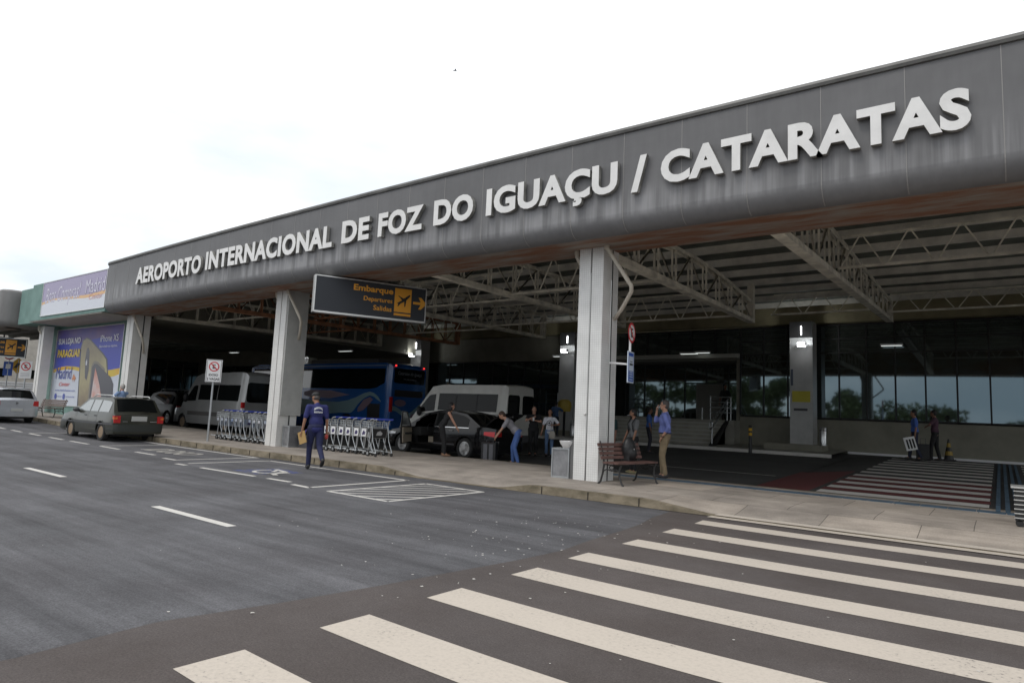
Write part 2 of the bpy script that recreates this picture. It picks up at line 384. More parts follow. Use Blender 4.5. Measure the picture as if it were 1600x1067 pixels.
# text as mesh data --------------------------------------------------
def text_geo(s, bold=.0, depth=.05, spacing=1.0, shear=0):
    cu = bpy.data.curves.new('t', 'FONT'); cu.body = s; cu.size = 1; cu.offset = bold; cu.extrude = depth; cu.space_character = spacing; cu.resolution_u = 4; cu.shear = shear
    o = bpy.data.objects.new('t', cu); COL.objects.link(o)
    dg = bpy.context.evaluated_depsgraph_get(); dg.update()
    me = bpy.data.meshes.new_from_object(o.evaluated_get(dg))
    v = [tuple(x.co) for x in me.vertices]; f = [list(p.vertices) for p in me.polygons]; nrm = [tuple(p.normal) for p in me.polygons]
    bpy.data.objects.remove(o); bpy.data.curves.remove(cu); bpy.data.meshes.remove(me)
    return v, f, nrm
def put_text(mb, s, fn, u0, u1, v0, v1, d0, d1, bold=.02, mi=0, spacing=1.0, shear=0, side=None):
    """fit text s in the box (u0..u1, v0..v1), thickness d0..d1, mapped by fn(u, v, d)"""
    v, f, nr = text_geo(s, bold, .05, spacing, shear)
    if not v: return
    xa = min(p[0] for p in v); xb = max(p[0] for p in v); ya = min(p[1] for p in v); yb = max(p[1] for p in v)
    pts = [fn(u0+(p[0]-xa)/(xb-xa)*(u1-u0), v0+(p[1]-ya)/(yb-ya)*(v1-v0), d1 if p[2] > 0 else d0) for p in v]
    if side is None: mb.add(pts, f, mi)
    else:
        b = len(mb.v); mb.v += [tuple(x) for x in pts]
        for q, n_ in zip(f, nr): mb.f.append([b+i for i in q]); mb.mi.append(mi if abs(n_[2]) > .5 else side); mb.sm.append(False)

# ground model: the road climbs gently to the far left, the inner road climbs towards the terminal
def gz(X): return .27*((-X-16)/19)**2 if -16 > X > -46 else (0.0 if X >= -16 else .27*(30/19)**2)
def gi(X, Y): return gz(X)+(.03*(Y-15.1) if Y > 15.1 else 0)
def yk(X): return 10.5+.018*max(0, min(35, -X-10))
def ekerb(X):
    return interp([(-45, .16), (-11.6, .16), (-10.3, .012), (-8.1, .012), (-7.3, .15), (-4.9, .15), (-3.75, .02), (40, .02)], X)
def side_z(X, Y):
    t = max(0, min(1, (Y-yk(X)-.1)/1.3)); t = t*t*(3-2*t)
    return gz(X)+ekerb(X)*(1-t)+.155*t
def grid(mb, xs, ys, zf, mi=0, sm=True):
    vs = [(x, (y(x) if callable(y) else y), zf(x, (y(x) if callable(y) else y))) for x in xs for y in ys]
    n = len(ys); fs = [(i*n+j, (i+1)*n+j, (i+1)*n+j+1, i*n+j+1) for i in range(len(xs)-1) for j in range(n-1)]
    mb.add(vs, fs, mi, sm)
def frange(a, b, st):
    n = max(1, int(round(abs(b-a)/st))); return [a+(b-a)*i/n for i in range(n+1)]
# ================================================================ SETTING
def struct(name, mb, mats, kind='structure'):
    o = mb.build(name, mats, None); o['kind'] = kind; return o
b = MB(); xs = [-1500, -400, -100]+frange(-60, -15, 3)+[0, 40, 100, 400, 1500]
grid(b, xs, [-1500, -300, -60, 0, 60, 300, 1500], lambda x, y: gz(x)-.06); struct('ground', b, 'asph')
b = MB(); grid(b, frange(-60, -12, 2)+frange(-11, 30, 4), [-40, -20, -8, 0, 4, 8, lambda x: yk(x)+.06], lambda x, y: gz(x)); struct('road', b, 'asph')
b = MB()
def seam(y): return interp([(-14, -5.6), (-4, -5.0), (1.4, -4.45), (2.3, -4.52), (4.6, -4.10), (6.6, -3.95), (8.9, -4.22), (10.6, -4.45)], y)
ysm = frange(-14, 10.4, .8); rx = frange(-46, -12, 2)+[-8]
vs = []; n = len(ysm)
for x in rx:
    for y in ysm: vs.append((x, y, gz(x)+.004))
for y in ysm:
    vs.append((seam(y)+.02*math.sin(y*5.1)+.02*math.sin(y*2.3+1), y, .004))
rx.append(-4.4)
for y in ysm: vs.append((seam(y)+.02*math.sin(y*5.1)+.02*math.sin(y*2.3+1)+.02, y, -.002))
fs = [(i*n+j, (i+1)*n+j, (i+1)*n+j+1, i*n+j+1) for i in range(len(rx)) for j in range(n-1)]
b.add(vs, fs); grid(b, frange(-46, -4.6, 1.2), [10.4, lambda x: yk(x)+.05], lambda x, y: gz(x)+.004); struct('resurfaced_road', b, 'asph2')

def strip(mb, x0, x1, y0, y1, z=.008, st=1.0, inner=False, mi=0):
    zf = (lambda x, y: gi(x, y)+z) if inner else (lambda x, y: gz(x)+z)
    grid(mb, frange(x0, x1, st) if abs(x1-x0) > st else [x0, x1], [y0, y1], zf, mi, False)
def line(mb, p, q, wd, z=.0065, fz=gz):
    p, q = Vector(p), Vector(q); d = (q-p).normalized(); nx = Vector((-d.y, d.x))*wd/2; n = max(1, int((q-p).length/1.5)); vs = []
    for i in range(n+1):
        c = p+(q-p)*i/n
        for s_ in (-1, 1): vs.append((c.x+nx.x*s_, c.y+nx.y*s_, gz(c.x)+z))
    mb.add(vs, [(2*i, 2*i+1, 2*i+3, 2*i+2) for i in range(n)])
# zebra crossing
b = MB()
for y0 in (-1.2, -.12, .92, 1.95, 2.92, 3.94, 5.04, 6.05, 7.24, 8.41, 9.53):
    b2 = []
    n = 26; vs = []
    for i in range(n+1):
        x = -3.68+5.6*i/n; bow = -.05*math.sin((x+3.68)*.9)
        for s_ in (0, .42): vs.append((x+(.0 if i else .03*random.random()), y0+s_+bow, .003))
    b.add(vs, [(2*i, 2*i+1, 2*i+3, 2*i+2) for i in range(n)])
vs = []; 
for i in range(27):
    x = -3.75+5.7*i/26
    for yy in (10.43-.012*math.sin(x*3), 10.80): vs.append((x, yy, side_z(x, max(yy, yk(x)))+.010 if yy > yk(x) else .02))
struct('zebra_crossing', b, 'paint')
b = MB(); grid(b, frange(-3.75, 2, .25), [10.30, 10.497], lambda x, y: .012); grid(b, frange(-3.7, 2, .25), [10.5, 10.6, 10.72], lambda x, y: side_z(x, y)+.009); struct('kerb_stripe', b, 'paint')
# lane dashes and parking bays
b = MB()
for x0, x1 in ((-15.5, -13.55), (-9.35, -7.36), (-21.9, -19.7), (-28.5, -26.4), (-35, -33)): line(b, (x0, 4.87 if x0 < -12 else 4.49), (x1, 4.84 if x0 < -12 else 4.45), .12)
for x0, x1 in ((-30.5, -29.5), (-28.8, -27.8), (-27, -26), (-25.2, -24.05), (-23.45, -22.1), (-21.25, -20), (-19, -17.9), (-16.9, -16.25), (-15.35, -14.9), (-14.25, -12.15), (-11.7, -10.95), (-32.2, -31.2), (-34, -33)): line(b, (x0, 8.45 if x0 < -18 else (8.2 if x0 < -16 else 7.75)), (x1, 8.45 if x0 < -18 else (8.2 if x0 < -16 else 7.75)), .11)
line(b, (-10.6, 7.55), (-10.0, 7.5), .11)
for x, y0, y1 in ((-16.3, 8.2, 10.35), (-15.3, 8.0, 10.15), (-10.05, 7.5, 9.97), (-21.4, 8.5, 10.5), (-27.2, 8.5, 10.6)): line(b, (x, y0), (x, y1), .1)
line(b, (-30, 10.58), (-16.2, 10.38), .11); line(b, (-15.3, 10.15), (-10.0, 9.95), .1)
struct('bay_lines', b, 'paint2')
# hatched box
b = MB(); c = [(-9.45, 7.46), (-7.9, 7.43), (-7.84, 9.78), (-9.4, 9.85)]
for i in range(4): line(b, c[i], c[(i+1) % 4], .08)
def inhatch(t):  # diagonal stripes
    return t
for k in range(-3, 5):
    c_ = 17.1+.47*k+.0; pts_ = []
    for x_ in (-9.41, -7.87):
        y_ = x_+c_
        if y_ < 7.47: pts_.append((7.47-c_, 7.47))
        elif y_ > 9.8: pts_.append((9.8-c_, 9.8))
        else: pts_.append((x_, y_))
    if pts_[0][0] < pts_[1][0]: line(b, pts_[0], pts_[1], .065, .0075)
struct('hatched_box', b, 'paint2')
# painted wheelchair emblem on a blue field
b = MB()
b.add([(-13.5, 8.05, .0062), (-12.45, 7.95, .0062), (-12.2, 9.0, .0062), (-13.4, 9.1, .0062)], [(0, 1, 2, 3)], 0)
def flat(mb, poly, z, mi=0): mb.add([(x, y, z) for x, y in poly], bpy_tess(poly), mi)
ring = [(-12.75+.38*math.cos(a), 8.55+.38*math.sin(a)) for a in [R(150+i*14) for i in range(18)]]
for p, q in zip(ring, ring[1:]): line(b, p, q, .09, .0125)
for f in range(len(b.f)-17, len(b.f)): b.mi[f] = 1
n0 = len(b.f)
line(b, (-13.15, 8.9), (-12.55, 8.75), .11, .0125); line(b, (-12.55, 8.75), (-12.45, 8.35), .11, .0125); line(b, (-12.45, 8.35), (-12.1, 8.2), .11, .0125); line(b, (-12.95, 8.8), (-12.75, 8.55), .09, .0125)
for f in range(n0, len(b.f)): b.mi[f] = 1
struct('wheelchair_marking', b, ['bluep', 'paint2'])
b = MB()
put_text(b, "IDOSO", lambda u, v, d: (u, v, gz(u)+.009), -19.9, -17.6, 8.95, 9.75, .009, .0095, .03)
struct('painted_lettering', b, 'paint2')

# sidewalk with its kerb
xs = frange(-46, -12, 1.0)+frange(-11.8, -3, .2)+frange(-2.5, 30, 1.0)
b = MB(); grid(b, xs, [lambda x: yk(x)+.13, lambda x: yk(x)+.3, lambda x: yk(x)+.5, lambda x: yk(x)+.7, lambda x: yk(x)+.95, lambda x: yk(x)+1.2, lambda x: yk(x)+1.5, 13.5, 14.9], side_z)
o = struct('sidewalk', b, 'slab')
b = MB()
grid(b, xs, [lambda x: yk(x), lambda x: yk(x)+.13], side_z)
n = len(xs); vs = []
for x in xs: vs += [(x, yk(x)-.015, gz(x)-.05), (x, yk(x), side_z(x, yk(x)))]
b.add(vs, [(2*i, 2*i+2, 2*i+3, 2*i+1) for i in range(n-1)])
vs = []
for x in xs: vs += [(x, 14.9, side_z(x, 14.9)), (x, 15.03, side_z(x, 14.9)), (x, 15.05, gi(x, 15.05)-.02)]
b.add(vs, [f for i in range(n-1) for f in ((3*i, 3*i+3, 3*i+4, 3*i+1), (3*i+1, 3*i+4, 3*i+5, 3*i+2))])
for k in range(52):
    x = -44+1.0*k
    if x < 8 and ekerb(x) > .05: b.box((x-.007, yk(x)-.021, gz(x)+.01), (x+.007, yk(x)-.004, side_z(x, yk(x))-.004), 1); b.box((x-.006, yk(x), side_z(x, yk(x))), (x+.006, yk(x)+.13, side_z(x, yk(x)+.1)+.002), 1)
struct('kerb', b, ['kerb', mat('kerb_joint', (.05, .043, .033), .9)])
b = MB(); grid(b, xs, [lambda x: yk(x)-.05-.02*math.sin(x*2.1), lambda x: yk(x)-.004], lambda x, y: gz(x)+.0075); struct('gutter_line', b, mat('gutter_dirt', (.06, .052, .042), .9, var=.4, vs_=6))
# blue tactile strip and seam
b = MB(); 
for k in range(90):
    x = -9.2+.42*k
    if x > 14: break
    b.box((x, 14.12, side_z(x, 14.3)), (x+.405, 14.5, side_z(x, 14.3)+.006))
struct('tactile_paving', b, 'tact')
# inner road
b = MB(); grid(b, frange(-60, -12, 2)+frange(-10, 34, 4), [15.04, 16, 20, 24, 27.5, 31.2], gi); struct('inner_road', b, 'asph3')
# raised crossing
def gr(x, y): return gi(x, y)+.15*max(0, min(1, (x+4.6)/1.3))*(1 if y < 30 else 0)
b = MB(); grid(b, [-4.7]+frange(-4.6, -3.3, .2)+frange(-2.3, 14, 2), [15.03, 18, 22, 26, 28.2], gr); 
struct('raised_crossing', b, 'asph3')
b = MB(); grid(b, [-4.75]+frange(-4.6, -3.3, .2), [15.06, 17, 19, 20.8], lambda x, y: gr(x, y)+.006)
for k in range(4): grid(b, [-3.2, -.2], [15.1+k*1.08+.55, 15.1+k*1.08+1.05], lambda x, y: gr(x, y)+.006); grid(b, [.45, 12], [15.1+k*1.08+.55, 15.1+k*1.08+1.05], lambda x, y: gr(x, y)+.006)
struct('red_road_paint', b, 'redp')
b = MB()
for k in range(12):
    y = 15.1+k*1.08
    grid(b, [-3.17, -.22], [y, y+.5], lambda x, y: gr(x, y)+.007); grid(b, [.48, 12], [y, y+.5], lambda x, y: gr(x, y)+.007)
struct('inner_crossing_stripes', b, 'paint2')
b = MB()
for x in (-.12, .02, .16, .30): grid(b, [x, x+.07], [14.3, 28], lambda x, y: (gr(x, y) if y > 15 else side_z(x, y))+.012)
struct('tactile_guide', b, 'tact')
b = MB(); grid(b, [-60, -30, -12, -8, -5.2], [27.5, 27.62], lambda x, y: gi(x, y)+.13)
vs = []
for x in (-60, -40, -30, -20, -12, -8, -5.2): vs += [(x, 27.49, gi(x, 27.5)-.02), (x, 27.5, gi(x, 27.5)+.13)]
b.add(vs, [(2*i, 2*i+2, 2*i+3, 2*i+1) for i in range(6)]); struct('far_kerb', b, 'paint2')
b = MB(); grid(b, frange(-60, -12, 4)+[-8, -5.2], [27.6, 31.2], lambda x, y: gi(x, y)+.125); struct('far_sidewalk', b, 'conc')
b = MB(); line(b, (-40, 19), (-5, 19.0), .1, .125)
struct('inner_lane_line', b, 'paint2')
# pale scattered litter on the road by the zebra
b = MB(); random.seed(3)
for k in range(190):
    if k < 120: x, y = random.gauss(-4.7, .75), random.gauss(6.6, 1.5)
    else: x, y = random.uniform(-9, 1), random.uniform(1.6, 9.8)
    r = random.uniform(.004, .017); a0 = random.random()*6
    if y > 10.2: continue
    b.add([(x+r*random.uniform(.5, 1.3)*math.cos(a0+a), y+r*random.uniform(.5, 1.3)*math.sin(a0+a), .006+.003*random.random()) for a in (0, 1.2, 2.5, 3.8, 5)], [(0, 1, 2, 3, 4)])
o = b.build('litter', mat('litter_pale', (.62, .60, .56), .8)); o['kind'] = 'stuff'

# ================================================================ CANOPY OF THE TERMINAL
def sag(X): return -.0006*(X+9)**2
can = thing('terminal_canopy', 'long grey metal canopy with raised white lettering, tiled columns and open roof trusses', 'canopy', (-9, 12.3, 0), world=True)
FY = 11.22
prof = [(1.75, 5.20), (.30, 5.16), (.16, 5.165)]   # (depth behind face, z)
for k in range(1, 9):
    a = R(90*k/8); prof.append((.34-.34*math.sin(a)*1.0, 5.50-.34*math.cos(a)))
prof = [(1.75, 5.20), (.34, 5.16)]+[(.34-.34*math.sin(R(11.25*k)), 5.50-.34*math.cos(R(11.25*k))) for k in range(1, 9)]
prof2 = [(0, 5.50), (0, 6.2), (0, 7.12)]
prof3 = [(0, 7.12), (-.035, 7.13), (-.05, 7.18), (-.03, 7.235), (.03, 7.26), (.5, 7.27), (2.2, 7.27)]
path = []
for x in frange(10, -29.2, 1.0): path.append((x, FY, 0, -1))
for k in range(1, 7):
    a = R(90*k/6); path.append((-29.25-.42*math.sin(a), FY+.42-.42*math.cos(a), -math.sin(a), -math.cos(a)))
path.append((-29.67, 12.2, -1, 0)); path.append((-29.67, 13.4, -1, 0))
def sweep(mb, pr, mi=0, sm=True):
    vs = [(x-nx*d, y-ny*d, z+sag(x)) for x, y, nx, ny in path for d, z in pr]; n = len(pr)
    mb.add(vs, [(i*n+j, i*n+j+1, (i+1)*n+j+1, (i+1)*n+j) for i in range(len(path)-1) for j in range(n-1)], mi, sm)
b = MB(); sweep(b, prof[1:], 0); sweep(b, prof2, 0, False)
SEAM = [.17-1.2*k for k in range(-7, 25)]
for x in SEAM:
    z0 = sag(x); b.box((x-.006, FY-.004, 5.5+z0), (x+.006, FY+.01, 7.12+z0), 1)
    for (d0, za), (d1, zb) in zip(prof[2:], prof[3:]):
        b.bar((x, FY+d0-.003, za+z0-.002), (x, FY+d1-.003, zb+z0-.002), .016, .006, 1, up=(0, 1, 0))
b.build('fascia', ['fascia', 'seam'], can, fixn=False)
b = MB(); sweep(b, prof3, 0); b.build('fascia_cap', 'cap', can, fixn=False)
b = MB(); vs = []
for x in frange(10, -29.3, 2): vs += [(x, FY+.33, 5.161+sag(x)), (x, 12.95, 5.20+sag(x)), (x, 12.95, 6.9)]
n = len(vs)//3; b.add(vs, [f for i in range(n-1) for f in ((3*i, 3*i+1, 3*i+4, 3*i+3), (3*i+1, 3*i+2, 3*i+5, 3*i+4))]); b.build('soffit', 'rust', can, fixn=False)
# roof sheet with its ribs
b = MB(); vs = []
def rz_(y): return 6.62+.012*(y-13)
for i, y in enumerate(frange(12.95, 31.0, .3)):
    z = rz_(y)+.16
    vs += [(-30, y, z), (10, y, z)]
n = len(vs)//2; b.add(vs, [(2*i, 2*i+2, 2*i+3, 2*i+1) for i in range(n-1)])
b.add([(-29.9, 11.5, 6.9), (10, 11.5, 6.9), (10, 31, 7.15), (-29.9, 31, 7.15)], [(0, 1, 2, 3)])
b.build('roof_sheet', 'roof', can, fixn=False)
for i, y in enumerate(frange(13.7, 30.2, 1.83)):
    b = MB(); z = rz_(y); b.box((-29.8, y, z-.06), (9.9, y+.05, z+.155)); b.box((-29.8, y+.05, z-.06), (9.9, y+.15, z-.04)); b.build('purlin', 'purl', can)
# main trusses running into the depth
def main_truss(x, y0=12.96, y1=28.6, z0=5.24, z1=5.5, arch=True, mt='truss', short=False):
    b = MB(); n = 14 if not short else 9
    def bot(t): return z0+(z1-z0)*t
    def top(t): return (bot(t)+.62+.42*math.sin(math.pi*min(1, max(0, t*.96+.05)))) if arch else min(6.55, bot(t)+1.12)
    ys = [y0+(y1-y0)*i/n for i in range(n+1)]
    for s_ in (-.09, .09):
        b.bar((x+s_, y0, bot(0)), (x+s_, y1, bot(1)), .05, .13)
        for i in range(n): b.bar((x+s_, ys[i], top(i/n)), (x+s_, ys[i+1], top((i+1)/n)), .05, .10)
        for i in range(n+1):
            b.bar((x+s_*.6, ys[i], bot(i/n)), (x+s_*.6, ys[i], top(i/n)), .045, .045)
            if i < n:
                if i % 2: b.bar((x, ys[i], bot(i/n)), (x, ys[i+1], top((i+1)/n)), .04, .04)
                else: b.bar((x, ys[i], top(i/n)), (x, ys[i+1], bot((i+1)/n)), .04, .04)
    b.box((x-.12, y0, bot(0)-.075), (x+.12, y1, bot(.5)-.063)) if z1 == z0 else b.bar((x, y0, bot(0)-.07), (x, y1, bot(1)-.07), .25, .02)
    b.box((x-.10, y1-.12, bot(1)-.06), (x+.10, y1+.12, 6.5))
    return b.build('main_truss', mt, can)
main_truss(-3.4, 12.96, 29.5, 5.28, 5.85, False)
main_truss(-7.05, 13.2, 23.6, 5.18, 5.18, True, short=True)
main_truss(-12.6, 12.96, 24.5, 5.30, 5.35, False, short=True)
main_truss(-18.3, 13.2, 27, 5.25, 5.4, False)
main_truss(-24.0, 12.96, 27, 5.05, 5.25, False, 'trussr')
main_truss(-29.2, 13.2, 26, 5.0, 5.2, False)
main_truss(2.2, 12.96, 29.5, 5.28, 5.85, False)
main_truss(8, 12.96, 29.5, 5.28, 5.85, False)
def joist(x0, x1, y, zb, zt, mt='truss'):
    b = MB(); n = max(2, int(round((x1-x0)/1.15)))
    b.bar((x0, y, zb), (x1, y, zb), .10, .06); b.bar((x0+.1, y, zt), (x1-.1, y, zt), .09, .05)
    for i in range(n):
        xa = x0+(x1-x0)*i/n; xb = x0+(x1-x0)*(i+1)/n; xm = (xa+xb)/2
        b.tube([(xa+.04, y, zb), (xm-.03, y, zt)], .021, 6); b.tube([(xm+.03, y, zt), (xb-.04, y, zb)], .021, 6)
    return b.build('joist', mt, can)
for x0, x1 in ((-3.3, 2.1), (2.3, 8)): joist(x0, x1, 18.6, 5.67, 6.5); joist(x0, x1, 28.0, 5.95, 6.6)
joist(-12.5, -7.15, 22.6, 5.22, 6.1); joist(-18.2, -12.7, 17.5, 5.35, 6.3); joist(-18.2, -12.7, 22.5, 5.35, 6.2)
joist(-12.5, -7.15, 16.5, 5.30, 6.3)
joist(-23.9, -18.4, 17.5, 5.25, 6.1, 'trussr'); joist(-29.1, -24.1, 15.5, 5.1, 6.0, 'truss'); joist(-23.9, -18.4, 23, 5.3, 6.1); joist(-29.1, -24.1, 20, 5.1, 6.0, 'trussr'); joist(-7.0, -3.5, 26, 5.75, 6.5)
# lettering, one raised letter at a time
LT = [('AEROPORTO', -26.45, -21.66, 5.80), ('INTERNACIONAL', -21.36, -14.68, 5.85), ('DE', -14.27, -13.16, 5.88), ('FOZ', -12.81, -11.20, 5.88), ('DO', -10.84, -9.60, 5.90),
      ('IGUAÇU', -9.21, -5.90, 5.90), ('/', -5.60, -5.28, 5.82), ('CATARATAS', -4.99, -.20, 5.88)]
def letters(word, x0, x1, zb):
    v, f, nr = text_geo(word, .042, .05, 1.06)
    vH, _, _ = text_geo('H', .042, .05); hh = max(p[1] for p in vH)
    par = list(range(len(v)))
    def fd(i):
        while par[i] != i: par[i] = par[par[i]]; i = par[i]
        return i
    for q in f:
        for i in q[1:]: par[fd(i)] = fd(q[0])
    comps = {}
    # weld front/back copies that share x,y
    key = {}
    for i, p in enumerate(v):
        k = (round(p[0], 4), round(p[1], 4))
        if k in key: par[fd(i)] = fd(key[k])
        else: key[k] = i
    for fi, q in enumerate(f): comps.setdefault(fd(q[0]), []).append(fi)
    xa = min(p[0] for p in v); xb = max(p[0] for p in v); yb = min(p[1] for p in vH)
    hgt = .62 if word != '/' else .72
    if word == '/': ya = min(p[1] for p in v); hh2 = max(p[1] for p in v); yb = ya; hh = hh2
    groups = [g for g in comps.values()]
    groups.sort(key=lambda g: min(v[i][0] for fi in g for i in f[fi]))
    # merge pieces that overlap in x (cedilla)
    merged = []
    for g in groups:
        lo = min(v[i][0] for fi in g for i in f[fi]); hi = max(v[i][0] for fi in g for i in f[fi])
        if merged and lo < merged[-1][2]-.25*(hi-lo) and (hi <= merged[-1][2]+.02): merged[-1][0].extend(g)
        else: merged.append([list(g), lo, hi])
    for g, lo, hi in merged:
        mb = MB(); mp_ = {}
        for fi in g:
            idx = []
            for i in f[fi]:
                if i not in mp_:
                    p = v[i]; x = x0+(p[0]-xa)/(xb-xa)*(x1-x0); z = zb+(p[1]-yb)/(hh-yb)*hgt
                    mp_[i] = len(mb.v); mb.v.append((x, FY-.125 if p[2] > 0 else FY-.025, z))
                idx.append(mp_[i])
            mb.f.append(idx); mb.mi.append(0 if abs(nr[fi][2]) > .5 else 1); mb.sm.append(False)
        mb.build('letter', ['letter', 'letside'], can)
for wd, x0, x1, zb in LT: letters(wd, x0, x1, zb)
# tiled columns with their rain pipes
def column(x0, x1, y0=12.27, y1=12.96, zt=5.22, mats=('coltile', 'gap')):
    xm = (x0+x1)/2; b = MB(); zb = gz(xm)+.10
    b.box((x0, y0, zb), (xm-.018, y1, zt+.02)); b.box((xm+.018, y0, zb), (x1, y1, zt)); b.box((xm-.018, y0+.035, zb), (xm+.018, y1-.03, zt-.03), 1)
    ym = y0+(y1-y0)*.60
    b.box((x1-.02, ym-.025, zb+.03), (x1+.003, ym+.025, zt-.03), 1)
    c = b.build('column', list(mats), can)
    for sx, dx, pts in ((1, 1, None), (-1, 1, None)):
        q = MB(); xx = x1+.10 if sx > 0 else x0-.13
        yy = y0-.06 if sx > 0 else y0+.08
        zt2 = zt+.02
        if sx > 0: P_ = [(xx, yy, zt2+.08), (xx, yy, zt2-.16), (xx+.52, yy+.16, zt2-1.02), (xx+.50, yy+.22, zt2-1.12), (xx+.20, yy+.42, zt2-1.42), (x1+.06, yy+.55, zt2-1.62), (x1-.02, yy+.6, zt2-1.62)]
        else: P_ = [(xx, yy, zt2+.06), (xx, yy, zt2-.24), (xx+.02, yy+.03, zt2-.3), (xx+.25, yy+.3, zt2-.95), (x0+.06, yy+.42, zt2-1.1)]
        q.tube(P_, .045, 10); q.tube([(xx, yy, zt2-.10), (xx, yy, zt2-.2)], .055, 10); q.build('drain_pipe', 'pvc', c)
    return c
for a_, b_, zt in ((-7.40, -6.80, 5.28), (-18.85, -18.27, 5.20), (-29.62, -29.0, 5.0), (4.1, 4.7, 5.2)): column(a_, b_, zt=zt, mats=('coltile2', 'gap') if a_ < -10 else ('coltile', 'gap'))
# thin conduit on the near column
b = MB(); b.tube([(-7.10, 12.262, .9), (-7.10, 12.262, 4.62)], .009, 6); b.tube([(-7.11, 12.262, .18), (-7.10, 12.262, .9)], .006, 6); b.ell((-7.14, 12.25, 1.55), (.03, .03, .02)); b.build('conduit', 'alu', can)
b = MB(); b.tube([(-6.787, 12.62, 1.1), (-6.787, 12.62, 4.5)], .010, 6); b.build('conduit', 'alu', can)
# panel hung behind the second column
b = MB(); b.box((-18.262, 12.30, 1.13), (-18.20, 13.05, 5.16)); b.build('side_panel', mat('panel_grey', (.42, .42, .40), .6, var=.08), can)

# ================================================================ TERMINAL BUILDING
ter = thing('terminal_building', 'dark glazed terminal front with entrance steps under the canopy', 'building', (-20, 31.2, 0), world=True)
WY = 31.0; LY = 33.4
b = MB()
b.box((-9.75, WY, -.2), (12, WY+.4, 1.86)); b.box((-60, WY, -.2), (-19.3, WY+.4, 1.5)); b.box((-60, WY-.05, 4.62), (-19.3, WY+.4, 6.02))
b.build('wall', 'wallb', ter)
b = MB(); b.box((-60, WY-.45, 6.03), (12, WY+.5, 6.92)); 
b.build('beam', 'beam', ter)
b = MB(); b.box((-60, WY+.55, -.2), (-19.35, WY+7, 6.9)); b.box((-9.7, WY+.55, -.2), (12, WY+7, 6.9)); b.box((-19.35, LY+.35, -.2), (-9.7, WY+7, 6.9)); b.build('core', mat('core_dark', (.05, .05, .045), .9), ter)
# glazing bays: one window per bay, each with its frame
def window(x0, x1, z0, z1, y, zm=None, gm='glassb'):
    g = MB(); g.box((x0, y, z0), (x1, y+.04, z1)); wv = g.build('window', gm, ter)
    q = MB(); q.box((x0-.03, y-.05, z0), (x0+.03, y+.05, z1)); q.box((x0+.03, y-.035, z0-.03), (x1-.03, y+.05, z0+.02)); q.box((x0+.03, y-.04, z1-.06), (x1-.03, y+.05, z1))
    for z in (zm or []): q.box((x0+.03, y-.035, z-.03), (x1-.03, y+.05, z+.03))
    q.build('window_frame', 'frameb', wv); return wv
x = -9.72
while x < 10:
    window(x, x+1.05, 1.93, 6.0, WY-.02, (4.75, 5.35)); x += 1.05
x = -19.2
while x < -9.9:
    window(x, x+1.16, 4.8, 6.0, WY-.02, ()); x += 1.18
x = -57.0
while x < -19.9:
    window(x, x+1.16, 1.55, 4.6, WY-.02, ()); x += 1.16
LY = 33.4
x = -19.2; k = 0
b = MB(); b.box((-19.3, WY+.4, 4.55), (-9.75, LY+.3, 4.7)); b.box((-19.3, WY-.35, 4.58), (-9.75, WY+.4, 4.78)); b.build('entrance_ceiling', mat('entrance_ceiling', (.42, .42, .38), .7), ter)
bb = MB(); bb.box((-19.3, 30.15, -.2), (-9.75, LY+.3, 1.66))
for k in range(7):
    bb.box((-16.6, 28.1+.29*k, -.2), (-10.15, 28.1+.29*k+2.0-.2*k, .50+.17*k-.001*k)); bb.box((-16.6, 28.09+.29*k, .455+.17*k), (-10.15, 28.13+.29*k, .503+.17*k), 1)
bb.build('steps', ['conc', mat('step_nosing', (.40, .39, .35), .7)], ter)
bb = MB(); bb.prism([(28.0, .35), (28.3, .35), (30.3, 1.62), (30.3, 1.75), (28.0, .55)], lambda u, v, d: (-10.14+d, u, v), 0, .14); bb.build('stringer', 'frameb', ter)
for i, (a_, z0) in enumerate([(-19.2+1.16*i, 1.7) for i in range(8)]):
    window(a_, a_+1.16, z0, 4.53, LY, (3.55,) if i > 4 else ())
b = MB(); b.box((-9.92, WY, 1.66), (-9.78, LY+.3, 4.55)); b.build('entrance_wall', 'wallb', ter)
dm = MB(); dm.box((-12.75, LY-.10, 1.68), (-11.35, LY-.03, 3.5)); dd = dm.build('door', mat('door_panel', (.16, .155, .135), .5), ter)
b = MB(); b.box((-12.0, LY-.14, 2.5), (-11.95, LY-.10, 2.9)); b.build('handle', 'steel', dd)
def pillar(x, z0=.78, w_=.92, y=29.75):
    b = MB(); b.box((x-w_/2, y, z0), (x+w_/2, WY-.47, 6.0)); p = b.build('pillar', 'pill', ter)
    q = MB(); q.box((x-1.3, 28.9, -.1), (x+.95, 30.2, z0)); q.build('plinth', 'wallb', p)
    return p
PX_ = [(-6.78, 1), (-18.55, 0), (-29.9, 0), (-41.5, 0)]
